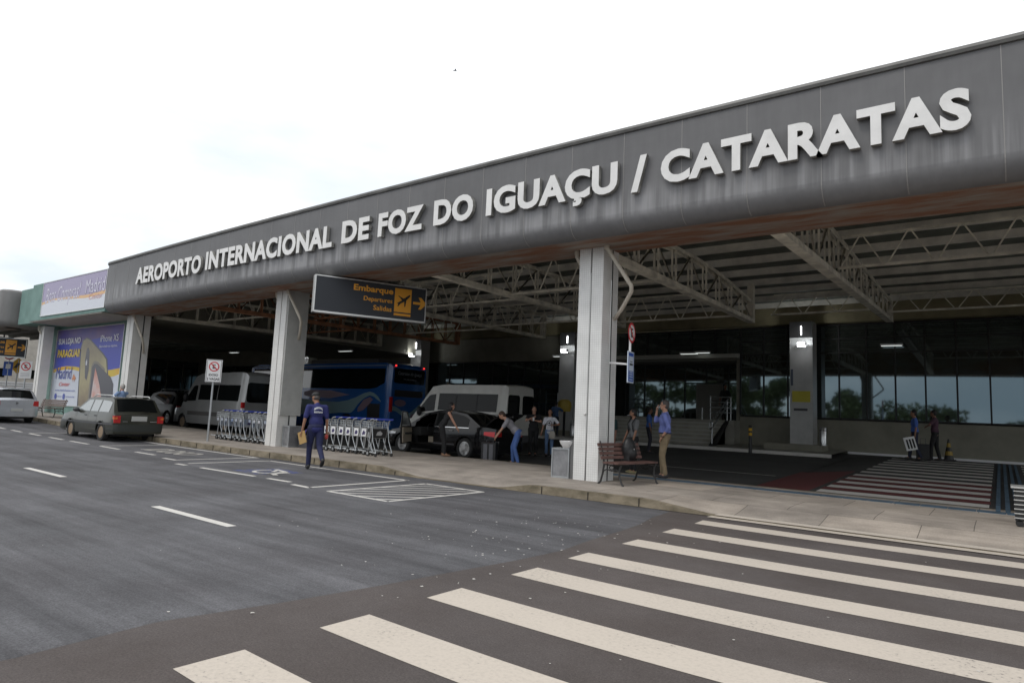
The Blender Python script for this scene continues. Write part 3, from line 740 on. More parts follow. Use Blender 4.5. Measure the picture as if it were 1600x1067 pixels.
for x, pl in PX_:
    p = pillar(x)
    if pl:
        q = MB(); q.box((x-.36, 29.73, 2.55), (x+.36, 29.748, 3.02)); q.build('notice', mat('notice_yellow', (.55, .48, .06), .6), p)
        q = MB(); q.box((x-.30, 29.73, 2.18), (x+.25, 29.748, 2.28)); q.build('notice', 'dgrey', p)
        q = MB(); q.box((x-.42, 29.73, 3.25), (x-.32, 29.748, 3.95)); q.build('notice', mat('notice_blue', (.10, .12, .16), .6), p)
    # lit floodlight on a bracket
    lq = MB(); lq.bar((x-.25, 29.72, 4.88), (x+.1, 29.3, 4.95), .04, .04); lq.box((x-.02, 29.14, 4.9), (x+.30, 29.36, 5.04)); fl = lq.build('floodlight', 'alu', p)
    lg = MB(); lg.box((x+.0, 29.125, 4.86), (x+.28, 29.34, 4.895)); lg.box((x, 29.12, 4.91), (x+.28, 29.135, 5.03)); lg.build('lamp_lens', 'lamp', fl)
    ld = bpy.data.lights.new('floodlight_light', 'SPOT'); ld.energy = 42 if pl else 32; ld.spot_size = R(150); ld.spot_blend = .6; ld.color = (.93, .97, 1); ld.shadow_soft_size = .12
    lo_ = bpy.data.objects.new('floodlight_light', ld); COL.objects.link(lo_); lo_.location = (x+.14, 29.05, 5.05); lo_.rotation_euler = Vector((0, .65, .4)).to_track_quat('-Z', 'Y').to_euler()
    lq = MB(); lq.tube([(x+.02, 29.70, 5.42), (x+.02, 29.70, 5.80)], .022, 8); lq.build('tube_or_reflection', 'lamp', p)  # glowing tube added in place of the floodlight's reflection on the glossy band
    gq = MB(); gq.box((x-.46, 29.72, 5.30), (x+.46, 29.748, 5.98)); gq.build('glossy_band', mat('glossy_band', (.03, .03, .03), .12), p)
# dim ceiling tube fittings, plus one added as a reflection in the right glazing
for (x, y, z, ln) in ((-12.6, 30.6, 4.79, .9), (-11.7, 30.3, 4.79, .7), (-3.9, 30.55, 4.95, .8), (-19.8, 30.2, 4.75, .9), (-37, 24, 4.9, 1.2), (-33, 26, 4.9, 1.2), (-42, 24, 4.8, 1.0)):
    q = MB(); q.box((x, y, z+.03), (x+ln, y+.25, z+.10)); t = q.build('fitting_or_reflection', 'white', ter)
    q = MB(); q.box((x+.03, y+.05, z+.008), (x+ln-.03, y+.09, z+.028)); q.box((x+.03, y+.16, z+.008), (x+ln-.03, y+.20, z+.028)); q.build('tube_or_reflection', 'lampd', t)
# hand rails
def rail(pts, posts, name='handrail', r=.032):
    q = MB()
    for p in pts: q.tube(p, r, 8)
    for p in posts: q.tube(p, r*.9, 8)
    return q.build(name, 'galv', ter)
rail([[(-10.05, 30.2, 2.62), (-10.05, 28.1, 1.55), (-10.05, 27.85, 1.50), (-10.05, 27.8, 1.3), (-10.05, 28.05, 1.22)], [(-10.05, 30.2, 2.38), (-10.05, 28.1, 1.28)]], [[(-10.05, 30.1, 1.6), (-10.05, 30.1, 2.6)], [(-10.05, 28.15, .45), (-10.05, 28.15, 1.55)]])
rail([[(-10.9, 30.3, 2.72-.24*i), (-9.9, 30.3, 2.72-.24*i)] for i in range(4)], [[(-10.9, 30.3, 1.66), (-10.9, 30.3, 2.74)], [(-9.95, 30.3, 1.66), (-9.95, 30.3, 2.74)], [(-11.3, 30.3, 1.66), (-11.3, 30.3, 2.2)]])
rail([[(-16.7, 30.2, 2.7), (-16.7, 28.1, 1.55)], [(-16.7, 30.2, 2.4), (-16.7, 28.1, 1.28)]], [[(-16.7, 30.1, 1.6), (-16.7, 30.1, 2.7)], [(-16.7, 28.15, .45), (-16.7, 28.15, 1.55)]])
rail([[(-19.2+.0, 30.0, 2.75-.25*i), (-16.9, 30.0, 2.75-.25*i)] for i in range(4)], [[(-19.2+.75*i, 30.0, 1.66), (-19.2+.75*i, 30.0, 2.77)] for i in range(4)])
rail([[(-22.2, 28.6, 2.85-.35*i), (-20.6, 28.6, 2.85-.35*i)] for i in range(4)], [[(-22.2, 28.6, .5), (-22.2, 28.6, 3.0)], [(-21.0, 28.6, .5), (-21.0, 28.6, 3.0)]], r=.03)
b = MB(); b.box((-5.2, 30.8, .45), (12, 30.99, .56)); b.build('white_plinth', 'white', ter)
b = MB(); b.box((-58.6, 19, -.2), (-58, 31, 7)); b.build('end_wall', 'wallb', ter)
for k in range(8):
    q = MB(); q.box((-57.99, 19.3+1.4*k, 1.6), (-57.95, 20.6+1.4*k, 4.9)); q.build('window', 'glassb', ter)
# ================================================================ GREEN SHOP BLOCK, LEFT CANOPY, FAR BUILDINGS
shop = thing('shop_building', 'green rendered shop block with purple banner and phone poster beyond the grey canopy', 'building', (-34.5, 13, .4), world=True)
b = MB(); b.box((-40.3, 13.0, 0), (-30.6, 13.5, 5.0)); b.build('wall', 'green', shop)
b = MB(); b.box((-38.0, 11.3, 4.97), (-29.48, 11.6, 6.76)); b.box((-40.6, 11.6, 4.97), (-29.75, 13.0, 6.76)); b.build('parapet', 'green', shop)
b = MB(); b.box((-40.6, 13.0, 5.002), (-29.95, 31.4, 7.3)); b.build('roof_block', 'wallb', shop)
b = MB(); b.box((-38.0, 11.32, 4.93), (-29.8, 13.0, 4.968)); b.build('soffit', 'beige', shop)
b = MB()
for x0, x1 in ((-39.55, -38.95),): b.box((x0, 12.27, .2), (x1, 12.7, 4.93)); b.box(((x0+x1)/2-.01, 12.262, .5), ((x0+x1)/2+.01, 12.27, 4.8), 1)
pc = b.build('pillar', ['coltile2', 'gap'], shop)
q = MB(); q.tube([(-39.5, 12.2, 4.95), (-39.5, 12.2, 4.75), (-39.3, 12.3, 4.5)], .05); q.build('drain_pipe', 'pvc', pc)
# flat printed board helper: mixes of plain colour layers
def board(name, x0, x1, z0, z1, y, layers, mats, parent, frame=True, texts=()):
    """layers: (mat index, [(u, v)...]) stacked 1.5 mm apart"""
    W_, H_ = x1-x0, z1-z0; b = MB()
    fn = lambda u, v, d: (x0+u*W_, y-d, z0+v*H_)
    b.prism([(0, 0), (1, 0), (1, 1), (0, 1)], fn, 0, .02, 0)
    k = 0
    for mi, poly in layers:
        k += 1; d = .021+.0015*k
        b.add([fn(u, v, d) for u, v in poly], bpy_tess(poly), mi)
    for t in texts:
        s, u0, u1, v0, v1, mi, bold, shear = t; k += 1; d = .021+.0015*k
        put_text(b, s, fn, u0, u1, v0, v1, d, d+.001, bold, mi, 1.0, shear)
    o = b.build(name, mats, parent, fixn=False)
    for p in o.data.polygons:
        pass
    if frame:
        q = MB()
        for a_, c_ in (((x0-.03, y-.04, z0-.03), (x0, y, z1+.03)), ((x1, y-.04, z0-.03), (x1+.03, y, z1+.03)), ((x0, y-.04, z1), (x1, y, z1+.03)), ((x0, y-.04, z0-.03), (x1, y, z0))): q.box(a_, c_)
        q.build('sign_frame', 'alu', o)
    return o
pm = [mat('poster_purple', (.10, .085, .36), .45, col2=(.17, .11, .30), vs_=.6), mat('poster_white', (.62, .66, .74), .45), mat('poster_orange', (.78, .38, .05), .45, col2=(.72, .52, .06), vs_=.5), mat('poster_text_white', (.80, .80, .84), .4), mat('poster_text_yellow', (.80, .58, .08), .4),
      mat('poster_gold', (.46, .41, .20), .35, col2=(.20, .15, .10), vs_=.32, stretch=(1, 1, 1)), mat('poster_dark', (.03, .03, .045), .3), mat('poster_indigo', (.09, .12, .42), .4), mat('poster_redtext', (.62, .12, .12), .4), mat('poster_screen', (.62, .56, .56), .4, col2=(.62, .28, .22), vs_=1.4), mat('poster_blue', (.07, .09, .48), .45), mat('poster_bull', (.62, .24, .10), .4), mat('poster_edge', (.22, .20, .16), .4)]
def wave(us, f): return [(u, f(u)) for u in us]
us = [i/30 for i in range(31)]
def wt(u): return interp([(0, .425), (.1, .455), (.22, .47), (.35, .46), (.6, .40), (.85, .365), (.93, .378), (1, .405)], u)
def wo(u): return interp([(0, .472), (.1, .50), (.22, .515), (.35, .505), (.6, .46), (.85, .452), (1, .478)], u)
layers = [(10, [(0, .0), (1, 0), (1, .78), (.7, .86), (.3, .80), (0, .86)]),
          (2, wave(us, lambda u: wo(u))[::1]+[(1, .3), (0, .3)]), (1, wave(us, wt)+[(1, 0), (0, 0)]),
          (6, [(.452, .0), (.405, .74), (.425, .845), (.486, .875), (.55, .842), (.748, .665), (.816, .59), (.85, .41), (.82, .297), (.605, .0)]),
          (5, [(.470, .0), (.418, .735), (.437, .832), (.486, .858), (.547, .826), (.735, .655), (.80, .58), (.835, .41), (.81, .297), (.605, .0)]),
          (12, [(.60, .0), (.60, .50), (.615, .545), (.64, .57), (.69, .56), (.80, .47), (.79, .1), (.79, 0)]),
          (6, [(.523, .36), (.496, .582), (.504, .732), (.529, .745), (.551, .687), (.568, .453), (.553, .326)]), (3, [(.515, .52), (.512, .56), (.522, .60), (.533, .56), (.531, .52)]),
          (6, [(.625, .0), (.617, .495), (.645, .534), (.684, .529), (.892, .368), (.936, .289), (.945, .15), (.93, 0)]),
          (9, [(.643, .0), (.655, .30), (.664, .484), (.70, .40), (.75, .27), (.80, .10), (.815, 0)]),
          (11, [(.318, .345), (.335, .362), (.338, .39), (.352, .408), (.362, .385), (.385, .365), (.383, .33), (.372, .34), (.368, .30), (.36, .335), (.345, .335), (.342, .30), (.335, .34)]),
          ]
for cx_ in (.092, .229): layers.append((7, [(cx_+.02*math.cos(a), .113+.04*math.sin(a)) for a in [R(30*i) for i in range(12)]]))
texts = [("SUA LOJA NO", .04, .395, .782, .885, 3, .03, 0), ("PARAGUAI!", .046, .405, .628, .735, 4, .04, 0), ("Madrid", .062, .312, .342, .50, 7, .0, 0), ("Center", .13, .306, .252, .30, 8, .01, .35),
         ("www.madridcenter.com", .079, .40, .183, .207, 7, .01, 0), ("madridcenter", .125, .20, .105, .125, 7, 0, 0), ("madridcenteroficial", .262, .40, .105, .125, 7, 0, 0),
         ("iPhone XS", .695, .945, .803, .885, 3, .0, 0), ("Bem-vindo ao máximo.", .695, .942, .732, .762, 3, 0, 0)]
board('poster', -39.2, -31.5, .97, 4.77, 12.995, layers, pm, shop, True, texts)
bm_ = [mat('banner_lilac', (.36, .32, .47), .45), mat('banner_white', (.66, .68, .74), .45), mat('banner_orange', (.72, .45, .22), .45), mat('banner_text', (.62, .60, .70), .4), mat('banner_edge', (.30, .26, .40), .4), mat('banner_red', (.66, .38, .36), .4)]
bu = lambda x: (x+36.5)/7.05; bv = lambda z: (z-5.15)/1.6
def bo(u): return interp([(0, .41), (.2, .47), (.5, .44), (.72, .41), (.9, .43), (1, .47)], u)
def bw(u): return interp([(0, .33), (.2, .42), (.5, .37), (.72, .32), (.9, .34), (1, .36)], u)
board('banner', -36.5, -29.5, 5.15, 6.72, 11.295, [(2, wave(us, bo)+[(1, .2), (0, .2)]), (1, wave(us, bw)+[(1, 0), (0, 0)])], bm_, shop, True,
      [("Boas Compras!", .052, .632, .22, .82, 4, 0, .3), ("Boas Compras!", .056, .63, .24, .81, 3, 0, .3), ("Madrid", .703, .985, .43, .84, 4, 0, 0), ("Madrid", .709, .982, .45, .83, 3, 0, 0), ("Center", .77, .97, .26, .42, 5, 0, .3)])

lc = thing('left_canopy', 'plain grey canopy end with rounded corner beyond the green shop block', 'canopy', (-46, 12, .5), world=True)
b = MB(); pth = [(-62, 10.9, 0, -1), (-41.4, 10.9, 0, -1)]
for k in range(1, 7):
    a = R(15*k); pth.append((-41.4+.5*math.sin(a), 11.4-.5*math.cos(a), math.sin(a), -math.cos(a)))
pth += [(-40.9, 12.6, 1, 0)]
pr_ = [(1.2, 4.86), (.34, 4.86)]+[(.34-.34*math.sin(R(15*k)), 5.2-.34*math.cos(R(15*k))) for k in range(1, 7)]+[(0, 6.7), (.06, 6.78), (1.2, 6.78)]
n = len(pr_); b.add([(x-nx*d, y-ny*d, z) for x, y, nx, ny in pth for d, z in pr_], [(i*n+j, i*n+j+1, (i+1)*n+j+1, (i+1)*n+j) for i in range(len(pth)-1) for j in range(n-1)], 0, True)
b.build('fascia', mat('left_fascia', (.21, .205, .20), .5, var=.14, vs_=1.5, stretch=(1, 1, .3)), lc, fixn=False)
b = MB(); b.box((-62, 12.0, 5.9), (-40.7, 31, 6.1)); b.box((-62, 12.0, 6.15), (-40.7, 31, 6.7))
for k in range(12): b.box((-62, 13+1.4*k, 5.7), (-40.8, 13.1+1.4*k, 5.9))
b.build('roof', 'roof', lc)
b = MB()
for x in (-56,): b.box((x, 12.3, .3), (x+.65, 13, 4.9))
b.build('pillar', 'coltile2', lc)

far = thing('far_building', 'pale beige building with louvred screen seen under the left canopy', 'building', (-72, 22, 0), world=True)
b = MB(); b.box((-82, 9, -.1), (-74, 42, 9.5)); b.build('wall', mat('far_wall', (.44, .41, .36), .8, var=.1), far)
b = MB()
for k in range(8): b.box((-73.99, 9, .9+.21*k), (-73.93, 42, 1.04+.21*k))
b.build('louvre', mat('louvre_white', (.62, .63, .64), .6), far)
for k in range(10): b = MB(); b.box((-73.99, 10+3*k, 2.9), (-73.95, 11.6+3*k, 3.7)); b.build('window', 'glass', far)
b = MB(); b.box((-120, 8, 0), (-100, 60, 7)); o = b.build('distant_building', mat('distant_wall', (.35, .35, .36), .8, var=.2, vs_=.3)); tag(o, 'plain grey block in the distance at the far left edge', 'building')

# ================================================================ SIGNS
def sgn_frame(o, d):  # local frame for a vertical board: origin o, horizontal dir d (2D)
    d = Vector((d[0], d[1])).normalized(); n_ = Vector((d.y, -d.x))
    return lambda u, v, w_: (o[0]+d.x*u+n_.x*w_, o[1]+d.y*u+n_.y*w_, o[2]+v)
PLANE = [(.10, .36), (.16, .30), (.30, .38), (.44, .46), (.30, .60), (.20, .66), (.24, .68), (.52, .56), (.62, .60), (.80, .74), (.90, .78), (.93, .74), (.88, .66), (.70, .48), (.66, .18), (.60, .12), (.58, .40), (.36, .28), (.24, .14), (.19, .14), (.22, .26)]
ARROW = [(0, .42), (.55, .42), (.38, .12), (.58, .12), (.98, .5), (.58, .88), (.38, .88), (.55, .58), (0, .58)]
def depart_sign(name, label, o, d, Wd, Hd, full=True, th=.22):
    t = thing(name, label, 'sign', (o[0], o[1], o[2]), world=True); f = sgn_frame(o, d)
    b = MB(); b.prism([(0, 0), (Wd, 0), (Wd, Hd), (0, Hd)], f, -th, 0); b.build('panel', 'signblk', t)
    b = MB()
    for u0, u1, v0, v1 in ((-.03, Wd+.03, -.05, 0), (-.03, Wd+.03, Hd, Hd+.03), (-.035, 0, -.05, Hd+.03), (Wd, Wd+.03, -.05, Hd+.03)): b.prism([(u0, v0), (u1, v0), (u1, v1), (u0, v1)], f, -th-.01, .012)
    b.build('sign_frame', 'alu', t)
    b = MB(); s = Wd/3.15
    pu, pw = 2.22*s, .50*s
    b.prism([(pu, .21*Hd), (pu+pw, .21*Hd), (pu+pw, .93*Hd), (pu, .93*Hd)], f, .002, .008)
    b.prism([(pu+pw+.06+ax*.42*s, .30*Hd+ay*.48*Hd) for ax, ay in ARROW], f, .002, .008)
    b.prism([(pu, .10*Hd), (pu+pw, .10*Hd), (pu+pw, .17*Hd), (pu, .17*Hd)], f, .002, .008)
    if full:
        put_text(b, 'Embarque', f, 1.03*s, 2.17*s, .66*Hd, .90*Hd, .002, .008, .03)
        put_text(b, 'Departures', f, 1.33*s, 2.16*s, .405*Hd, .58*Hd, .002, .008, .012)
        put_text(b, 'Salidas', f, 1.62*s, 2.15*s, .19*Hd, .34*Hd, .002, .008, .012)
    b.build('lettering', 'orange', t)
    b = MB(); b.prism([(pu+ax*pw, .30*Hd+ay*.60*Hd) for ax, ay in PLANE], f, .0085, .011); b.build('plane_symbol', 'black', t)
    b = MB()
    for u in (.28*Wd, .66*Wd):
        p = f(u, Hd+.03, -th/2); b.box((p[0]-.03, p[1]-.03, p[2]), (p[0]+.03, p[1]+.03, p[2]+.17)); b.box((p[0]-.12, p[1]-.04, p[2]+.17), (p[0]+.12, p[1]+.04, p[2]+.2))
    p, q = f(.2*Wd, Hd+.06, -th/2), f(.8*Wd, Hd+.06, -th/2); b.bar(p, q, .04, .04)
    b.build('hanger', 'dgrey', t); return t
depart_sign('hanging_sign', 'dark hanging sign with orange plane, arrow and the words Embarque Departures Salidas', (-15.1, 11.0, 4.10), (1.42, 2.88), 3.2, .97)
b = MB(); b.bar((-14.6, 11.95, 5.15), (-13.6, 13.9, 5.2), .06, .06); 
depart_sign('hanging_sign', 'partly cut dark sign with orange plane and arrow under the left canopy', (-45.9, 10.4, 3.5), (1.42, 2.88), 3.15, 1.0, True)

def round_no_park(mb, f, cx, cy, r, mi=(0, 1, 2)):
    c = lambda rr, n=28: [(cx+rr*math.cos(2*math.pi*i/n), cy+rr*math.sin(2*math.pi*i/n)) for i in range(n)]
    mb.prism(c(r), f, 0, .004, mi[1]); mb.prism(c(r*.78), f, .004, .006, mi[0])
    e = [(-.26, -.42), (.28, -.42), (.28, -.26), (-.06, -.26), (-.06, -.08), (.22, -.08), (.22, .08), (-.06, .08), (-.06, .26), (.28, .26), (.28, .42), (-.26, .42)]
    mb.prism([(cx+x*r*1.05, cy+y*r*1.05) for x, y in e], f, .006, .008, mi[2])
    k = .70*r; w_ = .075*r
    mb.prism([(cx-k-w_, cy+k-w_), (cx-k+w_, cy+k+w_), (cx+k+w_, cy-k+w_), (cx+k-w_, cy-k-w_)], f, .008, .010, mi[1])
# elderly parking sign on its post
t = thing('parking_sign', 'white IDOSO 2 VAGAS parking sign with a red ring on a thin post', 'sign', (-20.6, 11.35, gz(-20.6)+.16), world=True)
b = MB(); b.tube([(-20.72, 11.40, .17), (-20.70, 11.40, 2.72)], .032, 10); b.build('post', 'galv', t)
f = sgn_frame((-20.80, 11.19, 2.10), (.62, .78)); b = MB()
b.prism([(-.02, 0), (.46, 0), (.46, .74), (-.02, .74)], f, -.004, 0, 0)
for u0, u1, v0, v1 in ((0, .44, .01, .022), (0, .44, .718, .73), (0, .012, .01, .73), (.428, .44, .01, .73)): b.prism([(u0, v0), (u1, v0), (u1, v1), (u0, v1)], f, 0, .002, 2)
round_no_park(b, f, .22, .51, .16)
put_text(b, 'IDOSO', f, .08, .36, .20, .275, 0, .003, .03, 2); put_text(b, '2 VAGAS', f, .03, .41, .06, .145, 0, .003, .03, 2)
b.build('sign_panel', ['white', 'red', 'black'], t)
# signs hung on the near column
t = thing('bus_stop_sign', 'round red no-stopping disc over a narrow blue bus stop board beside the near column', 'sign', (-6.2, 12.55, 2.2), world=True)
f = sgn_frame((-6.2, 12.35, 2.24), (-.12, 1)); b = MB()
def f2(u, v, w_): return f(u, v, w_)
b.prism([(0, 0), (.36, 0), (.36, .66), (0, .66)], f, -.02, 0, 3)
b.prism([(.03, .03), (.33, .03), (.33, .63), (.03, .63)], f, 0, .003, 4); b.prism([(.05, .25), (.31, .25), (.31, .56), (.05, .56)], f, .003, .005, 3)
b.prism([(.09, .37), (.27, .37), (.27, .41), (.09, .41)], f, .005, .007, 2); b.prism([(.11, .44), (.25, .44), (.25, .455), (.11, .455)], f, .005, .007, 2)
for z in (.06, .12, .17, .215): b.prism([(.08, z), (.28, z), (.28, z+.018), (.08, z+.018)], f, .003, .005, 3)
round_no_park(b, f, .18, 1.06, .215)
b.build('sign_panel', ['white', 'red', 'black', mat('sign_pale', (.55, .62, .72), .5), 'blue'], t)
b = MB(); b.tube([f(.18, .6, -.03), f(.18, 1.2, -.03)], .025); b.tube([f(.02, .38, -.03), (-6.78, 12.62, 2.68)], .022); b.build('bracket', 'white', t)
# small signs at the far left
t = thing('parking_sign', 'white parking sign with a red ring behind the silver hatchback', 'sign', (-43, 12.7, .6), world=True)
f = sgn_frame((-42.95, 12.60, 2.28), (.7, .7)); b = MB(); b.prism([(0, 0), (.62, 0), (.62, .95), (0, .95)], f, -.004, 0, 0); round_no_park(b, f, .31, .66, .24)
for z in (.10, .18, .26): b.prism([(.08, z), (.54, z), (.54, z+.03), (.08, z+.03)], f, 0, .002, 3)
b.build('sign_panel', ['white', 'red', 'black', mat('sign_grey', (.4, .4, .42), .5)], t); b = MB(); b.tube([f(.31, -1.7, -.04), f(.31, .7, -.04)], .035); b.build('post', 'galv', t)
t = thing('warning_sign', 'yellow diamond warning sign beneath the left canopy', 'sign', (-54.2, 15.6, .6), world=True)
f = sgn_frame((-54.4, 15.3, 2.78), (.5, .8)); b = MB(); b.prism([(0, .55), (.55, 0), (1.1, .55), (.55, 1.1)], f, -.004, 0, 0); b.prism([(.3, .4), (.5, .4), (.62, .62), (.8, .62), (.8, .75), (.5, .75)], f, 0, .003, 1)
b.build('sign_panel', ['yellow', 'black'], t); b = MB(); b.tube([f(.55, -1.8, -.03), f(.55, 1, -.03)], .035); b.build('post', 'galv', t)
t = thing('bus_stop_sign', 'red disc over a blue board on a post beneath the left canopy', 'sign', (-51, 14.3, .6), world=True)
f = sgn_frame((-51.2, 14.0, 2.45), (.5, .85)); b = MB(); b.prism([(.15, .1), (.65, .1), (.65, 1.0), (.15, 1.0)], f, -.004, 0, 3); b.prism([(.27, .55), (.53, .55), (.53, .85), (.27, .85)], f, 0, .003, 0); round_no_park(b, f, .4, 1.42, .30)
b.build('sign_panel', ['white', 'red', 'black', 'blue'], t); b = MB(); b.tube([f(.4, -1.8, -.03), f(.4, 1.6, -.03)], .035); b.build('post', 'galv', t)

# ================================================================ STREET FURNITURE
def bench(name, label, loc, rz, L_=1.5, wood='wood'):
    t = thing(name, label, 'bench', loc, rz)
    b = MB()
    for k in range(3): b.box((0, -.02-.13*k, .42), (L_, -.135-.13*k, .455))
    b.build('seat', wood, t)
    b = MB()
    for k in range(4):
        z = .53+.085*k; y = .03+.03*k; b.bar((0, y, z), (L_, y, z), .03, .065, up=(0, .33, 1))
    b.build('backrest', wood, t)
    for x in (.10, L_-.10):
        b = MB()
        b.tube([(x, .16, .0), (x, .10, .05), (x, .05, .22), (x, .02, .40), (x, .06, .62), (x, .14, .86)], [.022, .02, .02, .022, .018, .014], 6)
        b.tube([(x, -.46, .0), (x, -.42, .04), (x, -.36, .18), (x, -.36, .32), (x, -.40, .41)], [.022, .02, .02, .022, .02], 6)
        b.tube([(x, .04, .26), (x, -.05, .31), (x, -.17, .28), (x, -.28, .31), (x, -.37, .26)], .014, 6)
        b.tube([(x, .02, .40), (x, -.2, .39), (x, -.40, .41)], .014, 6)
        b.tube([(x, -.1+.055*math.cos(a), .35+.04*math.sin(a)) if 0 else (x, -.17+.06*math.cos(a), .345+.04*math.sin(a)) for a in [R(45*i) for i in range(9)]], .01, 5)
        b.tube([(x, .10, .70), (x, -.1, .66), (x, -.3, .64), (x, -.4, .60), (x, -.38, .5), (x, -.40, .41)], .014, 6) if 0 else None
        b.build('leg', 'iron', t)
    return t
bench('park_bench', 'slatted brown bench with cast iron legs beside the near tiled column', (-6.49, 11.88, .155), R(82), 1.45)
bench('park_bench', 'small dark bench by the green shop wall below the poster', (-36.0, 11.55, gz(-34.5)+.16), R(20), 1.5, mat('bench_wood_grey', (.14, .10, .085), .6))
def waste_bin(name, label, loc, rz, w_=.42, d_=.40, h_=.66):
    t = thing(name, label, 'bin', loc, rz)
    b = MB(); b.box((.02, .02, .04), (w_-.02, d_-.02, h_-.03)); b.build('body', mat('bin_grey', (.30, .30, .31), .42, .6, var=.18, vs_=6), t)
    b = MB(); b.box((0, 0, h_-.03), (w_, d_, h_)); b.box((0, 0, 0), (w_, d_, .04))
    for x in (0, w_-.025):
        for y in (0, d_-.025): b.box((x, y, .04), (x+.025, y+.025, h_-.03))
    b.build('frame', 'galv', t); return t
waste_bin('waste_bin', 'square grey metal bin left of the near tiled column', (-7.93, 12.22, .155), R(8), .42, .4, .64)
waste_bin('waste_bin', 'square steel bin right of the second tiled column', (-18.2, 12.45, .16), 0, .34, .5, .66)
t = thing('ashtray_stand', 'white tilted bowl on a dark post beside the near column', 'ashtray', (-7.47, 12.35, .155))
b = MB(); b.box((-.045, -.04, 0), (.045, .1, .83)); b.build('post', mat('stand_grey', (.13, .13, .13), .5), t)
b = MB(); b.lathe([(.03, .60), (.08, .62), (.15, .72), (.17, .78), (.155, .78), (.06, .66), (0, .65)], (-.15, 0, .02), n=20); b.build('bowl', 'white', t)
t = thing('black_box', 'low black planter box right of the second column', 'box', (-17.8, 12.75, .16)); b = MB(); b.box((0, 0, 0), (.85, .5, .34)); b.box((-.02, -.02, .34), (.87, .52, .38)); b.build('body', 'dgrey', t)
t = thing('bollard', 'slim black bollard with yellow bands in front of the entrance steps', 'bollard', (-8.05, 26.9, .35))
b = MB(); b.lathe([(.10, 0), (.10, .02), (.065, .04), (.065, 1.1), (.05, 1.13), (0, 1.14)], n=16); b.build('post', 'blackm', t)
b = MB()
for z in (.72, .90): b.lathe([(.067, z), (.069, z+.005), (.069, z+.11), (.067, z+.115)], n=16)
b.build('band', 'yellow', t)
def steel_bin(label, loc, h_=.72):
    t = thing('steel_bin', label, 'bin', loc); b = MB(); b.lathe([(.14, 0), (.14, .01), (.14, h_), (.125, h_+.03), (.0, h_+.035)], n=24); b.build('body', 'steel', t); b = MB(); b.lathe([(.145, h_-.12), (.147, h_-.115), (.147, h_-.1), (.145, h_-.095)], n=24); b.build('ring', 'blackm', t)
steel_bin('tall round stainless bin at the right side of the lit pillar with yellow notice', (-5.9, 29.6, .78)); steel_bin('round stainless bin by the pillar behind the woman in the white shirt', (-17.6, 29.0, .50))
t = thing('traffic_cone', 'black and yellow striped cone by the terminal wall', 'cone', (-1.48, 27.6, .56))
b = MB(); b.box((-.2, -.2, 0), (.2, .2, .04)); b.build('base', 'black', t)
for z0, mname in ((.04, 'black'), (.18, 'yellow'), (.32, 'black'), (.46, 'yellow'), (.60, 'black')):
    b = MB(); r0 = .15-.13*(z0-.04)/.72; r1 = .15-.13*(z0+.10)/.72; b.lathe([(r0, z0), (r1, z0+.14), (0, z0+.14)] if z0 > .55 else [(r0, z0), (r1, z0+.14)], n=18); b.build('band', mname if mname == 'black' else mat('cone_yellow', (.28, .19, .03), .6), t)
t = thing('payphone', 'yellow public phone hood on a dark post beside the far pillar', 'telephone', (-17.75, 28.4, .5))
b = MB(); b.box((-.05, -.04, 0), (.05, .04, 1.3)); b.build('post', 'blackm', t)
b = MB(); b.lathe([(0, 1.88), (.2, 1.86), (.34, 1.72), (.36, 1.5), (.30, 1.26), (.28, 1.26), (.33, 1.5), (.31, 1.7), (.18, 1.82), (0, 1.84)], (0, 0, 0), n=18); b.build('hood', mat('phone_yellow', (.42, .30, .04), .5), t)
b = MB(); b.box((-.12, -.1, 1.3), (.12, .12, 1.7)); b.build('set', 'dgrey', t)
t = thing('newspaper_rack', 'black ribbed rack at the right picture edge on the pavement', 'rack', (.13, 12.42, .155))
b = MB(); b.box((.0, 0, .08), (.5, .45, .56)); b.build('body', 'blackm', t)
b = MB(); 
for k in range(7): b.box((-.01, -.012, .12+.065*k), (.5, 0, .135+.065*k))
b.build('rib', 'alu', t)
b = MB(); b.box((-.04, -.04, .56), (.54, .49, .585)); b.build('top', 'alu', t)
for x in (.05, .45): b = MB(); b.lathe([(.05, -.02), (.05, .02)], (x, .02, .05), 'y', 14); b.build('wheel', 'tyre', t)

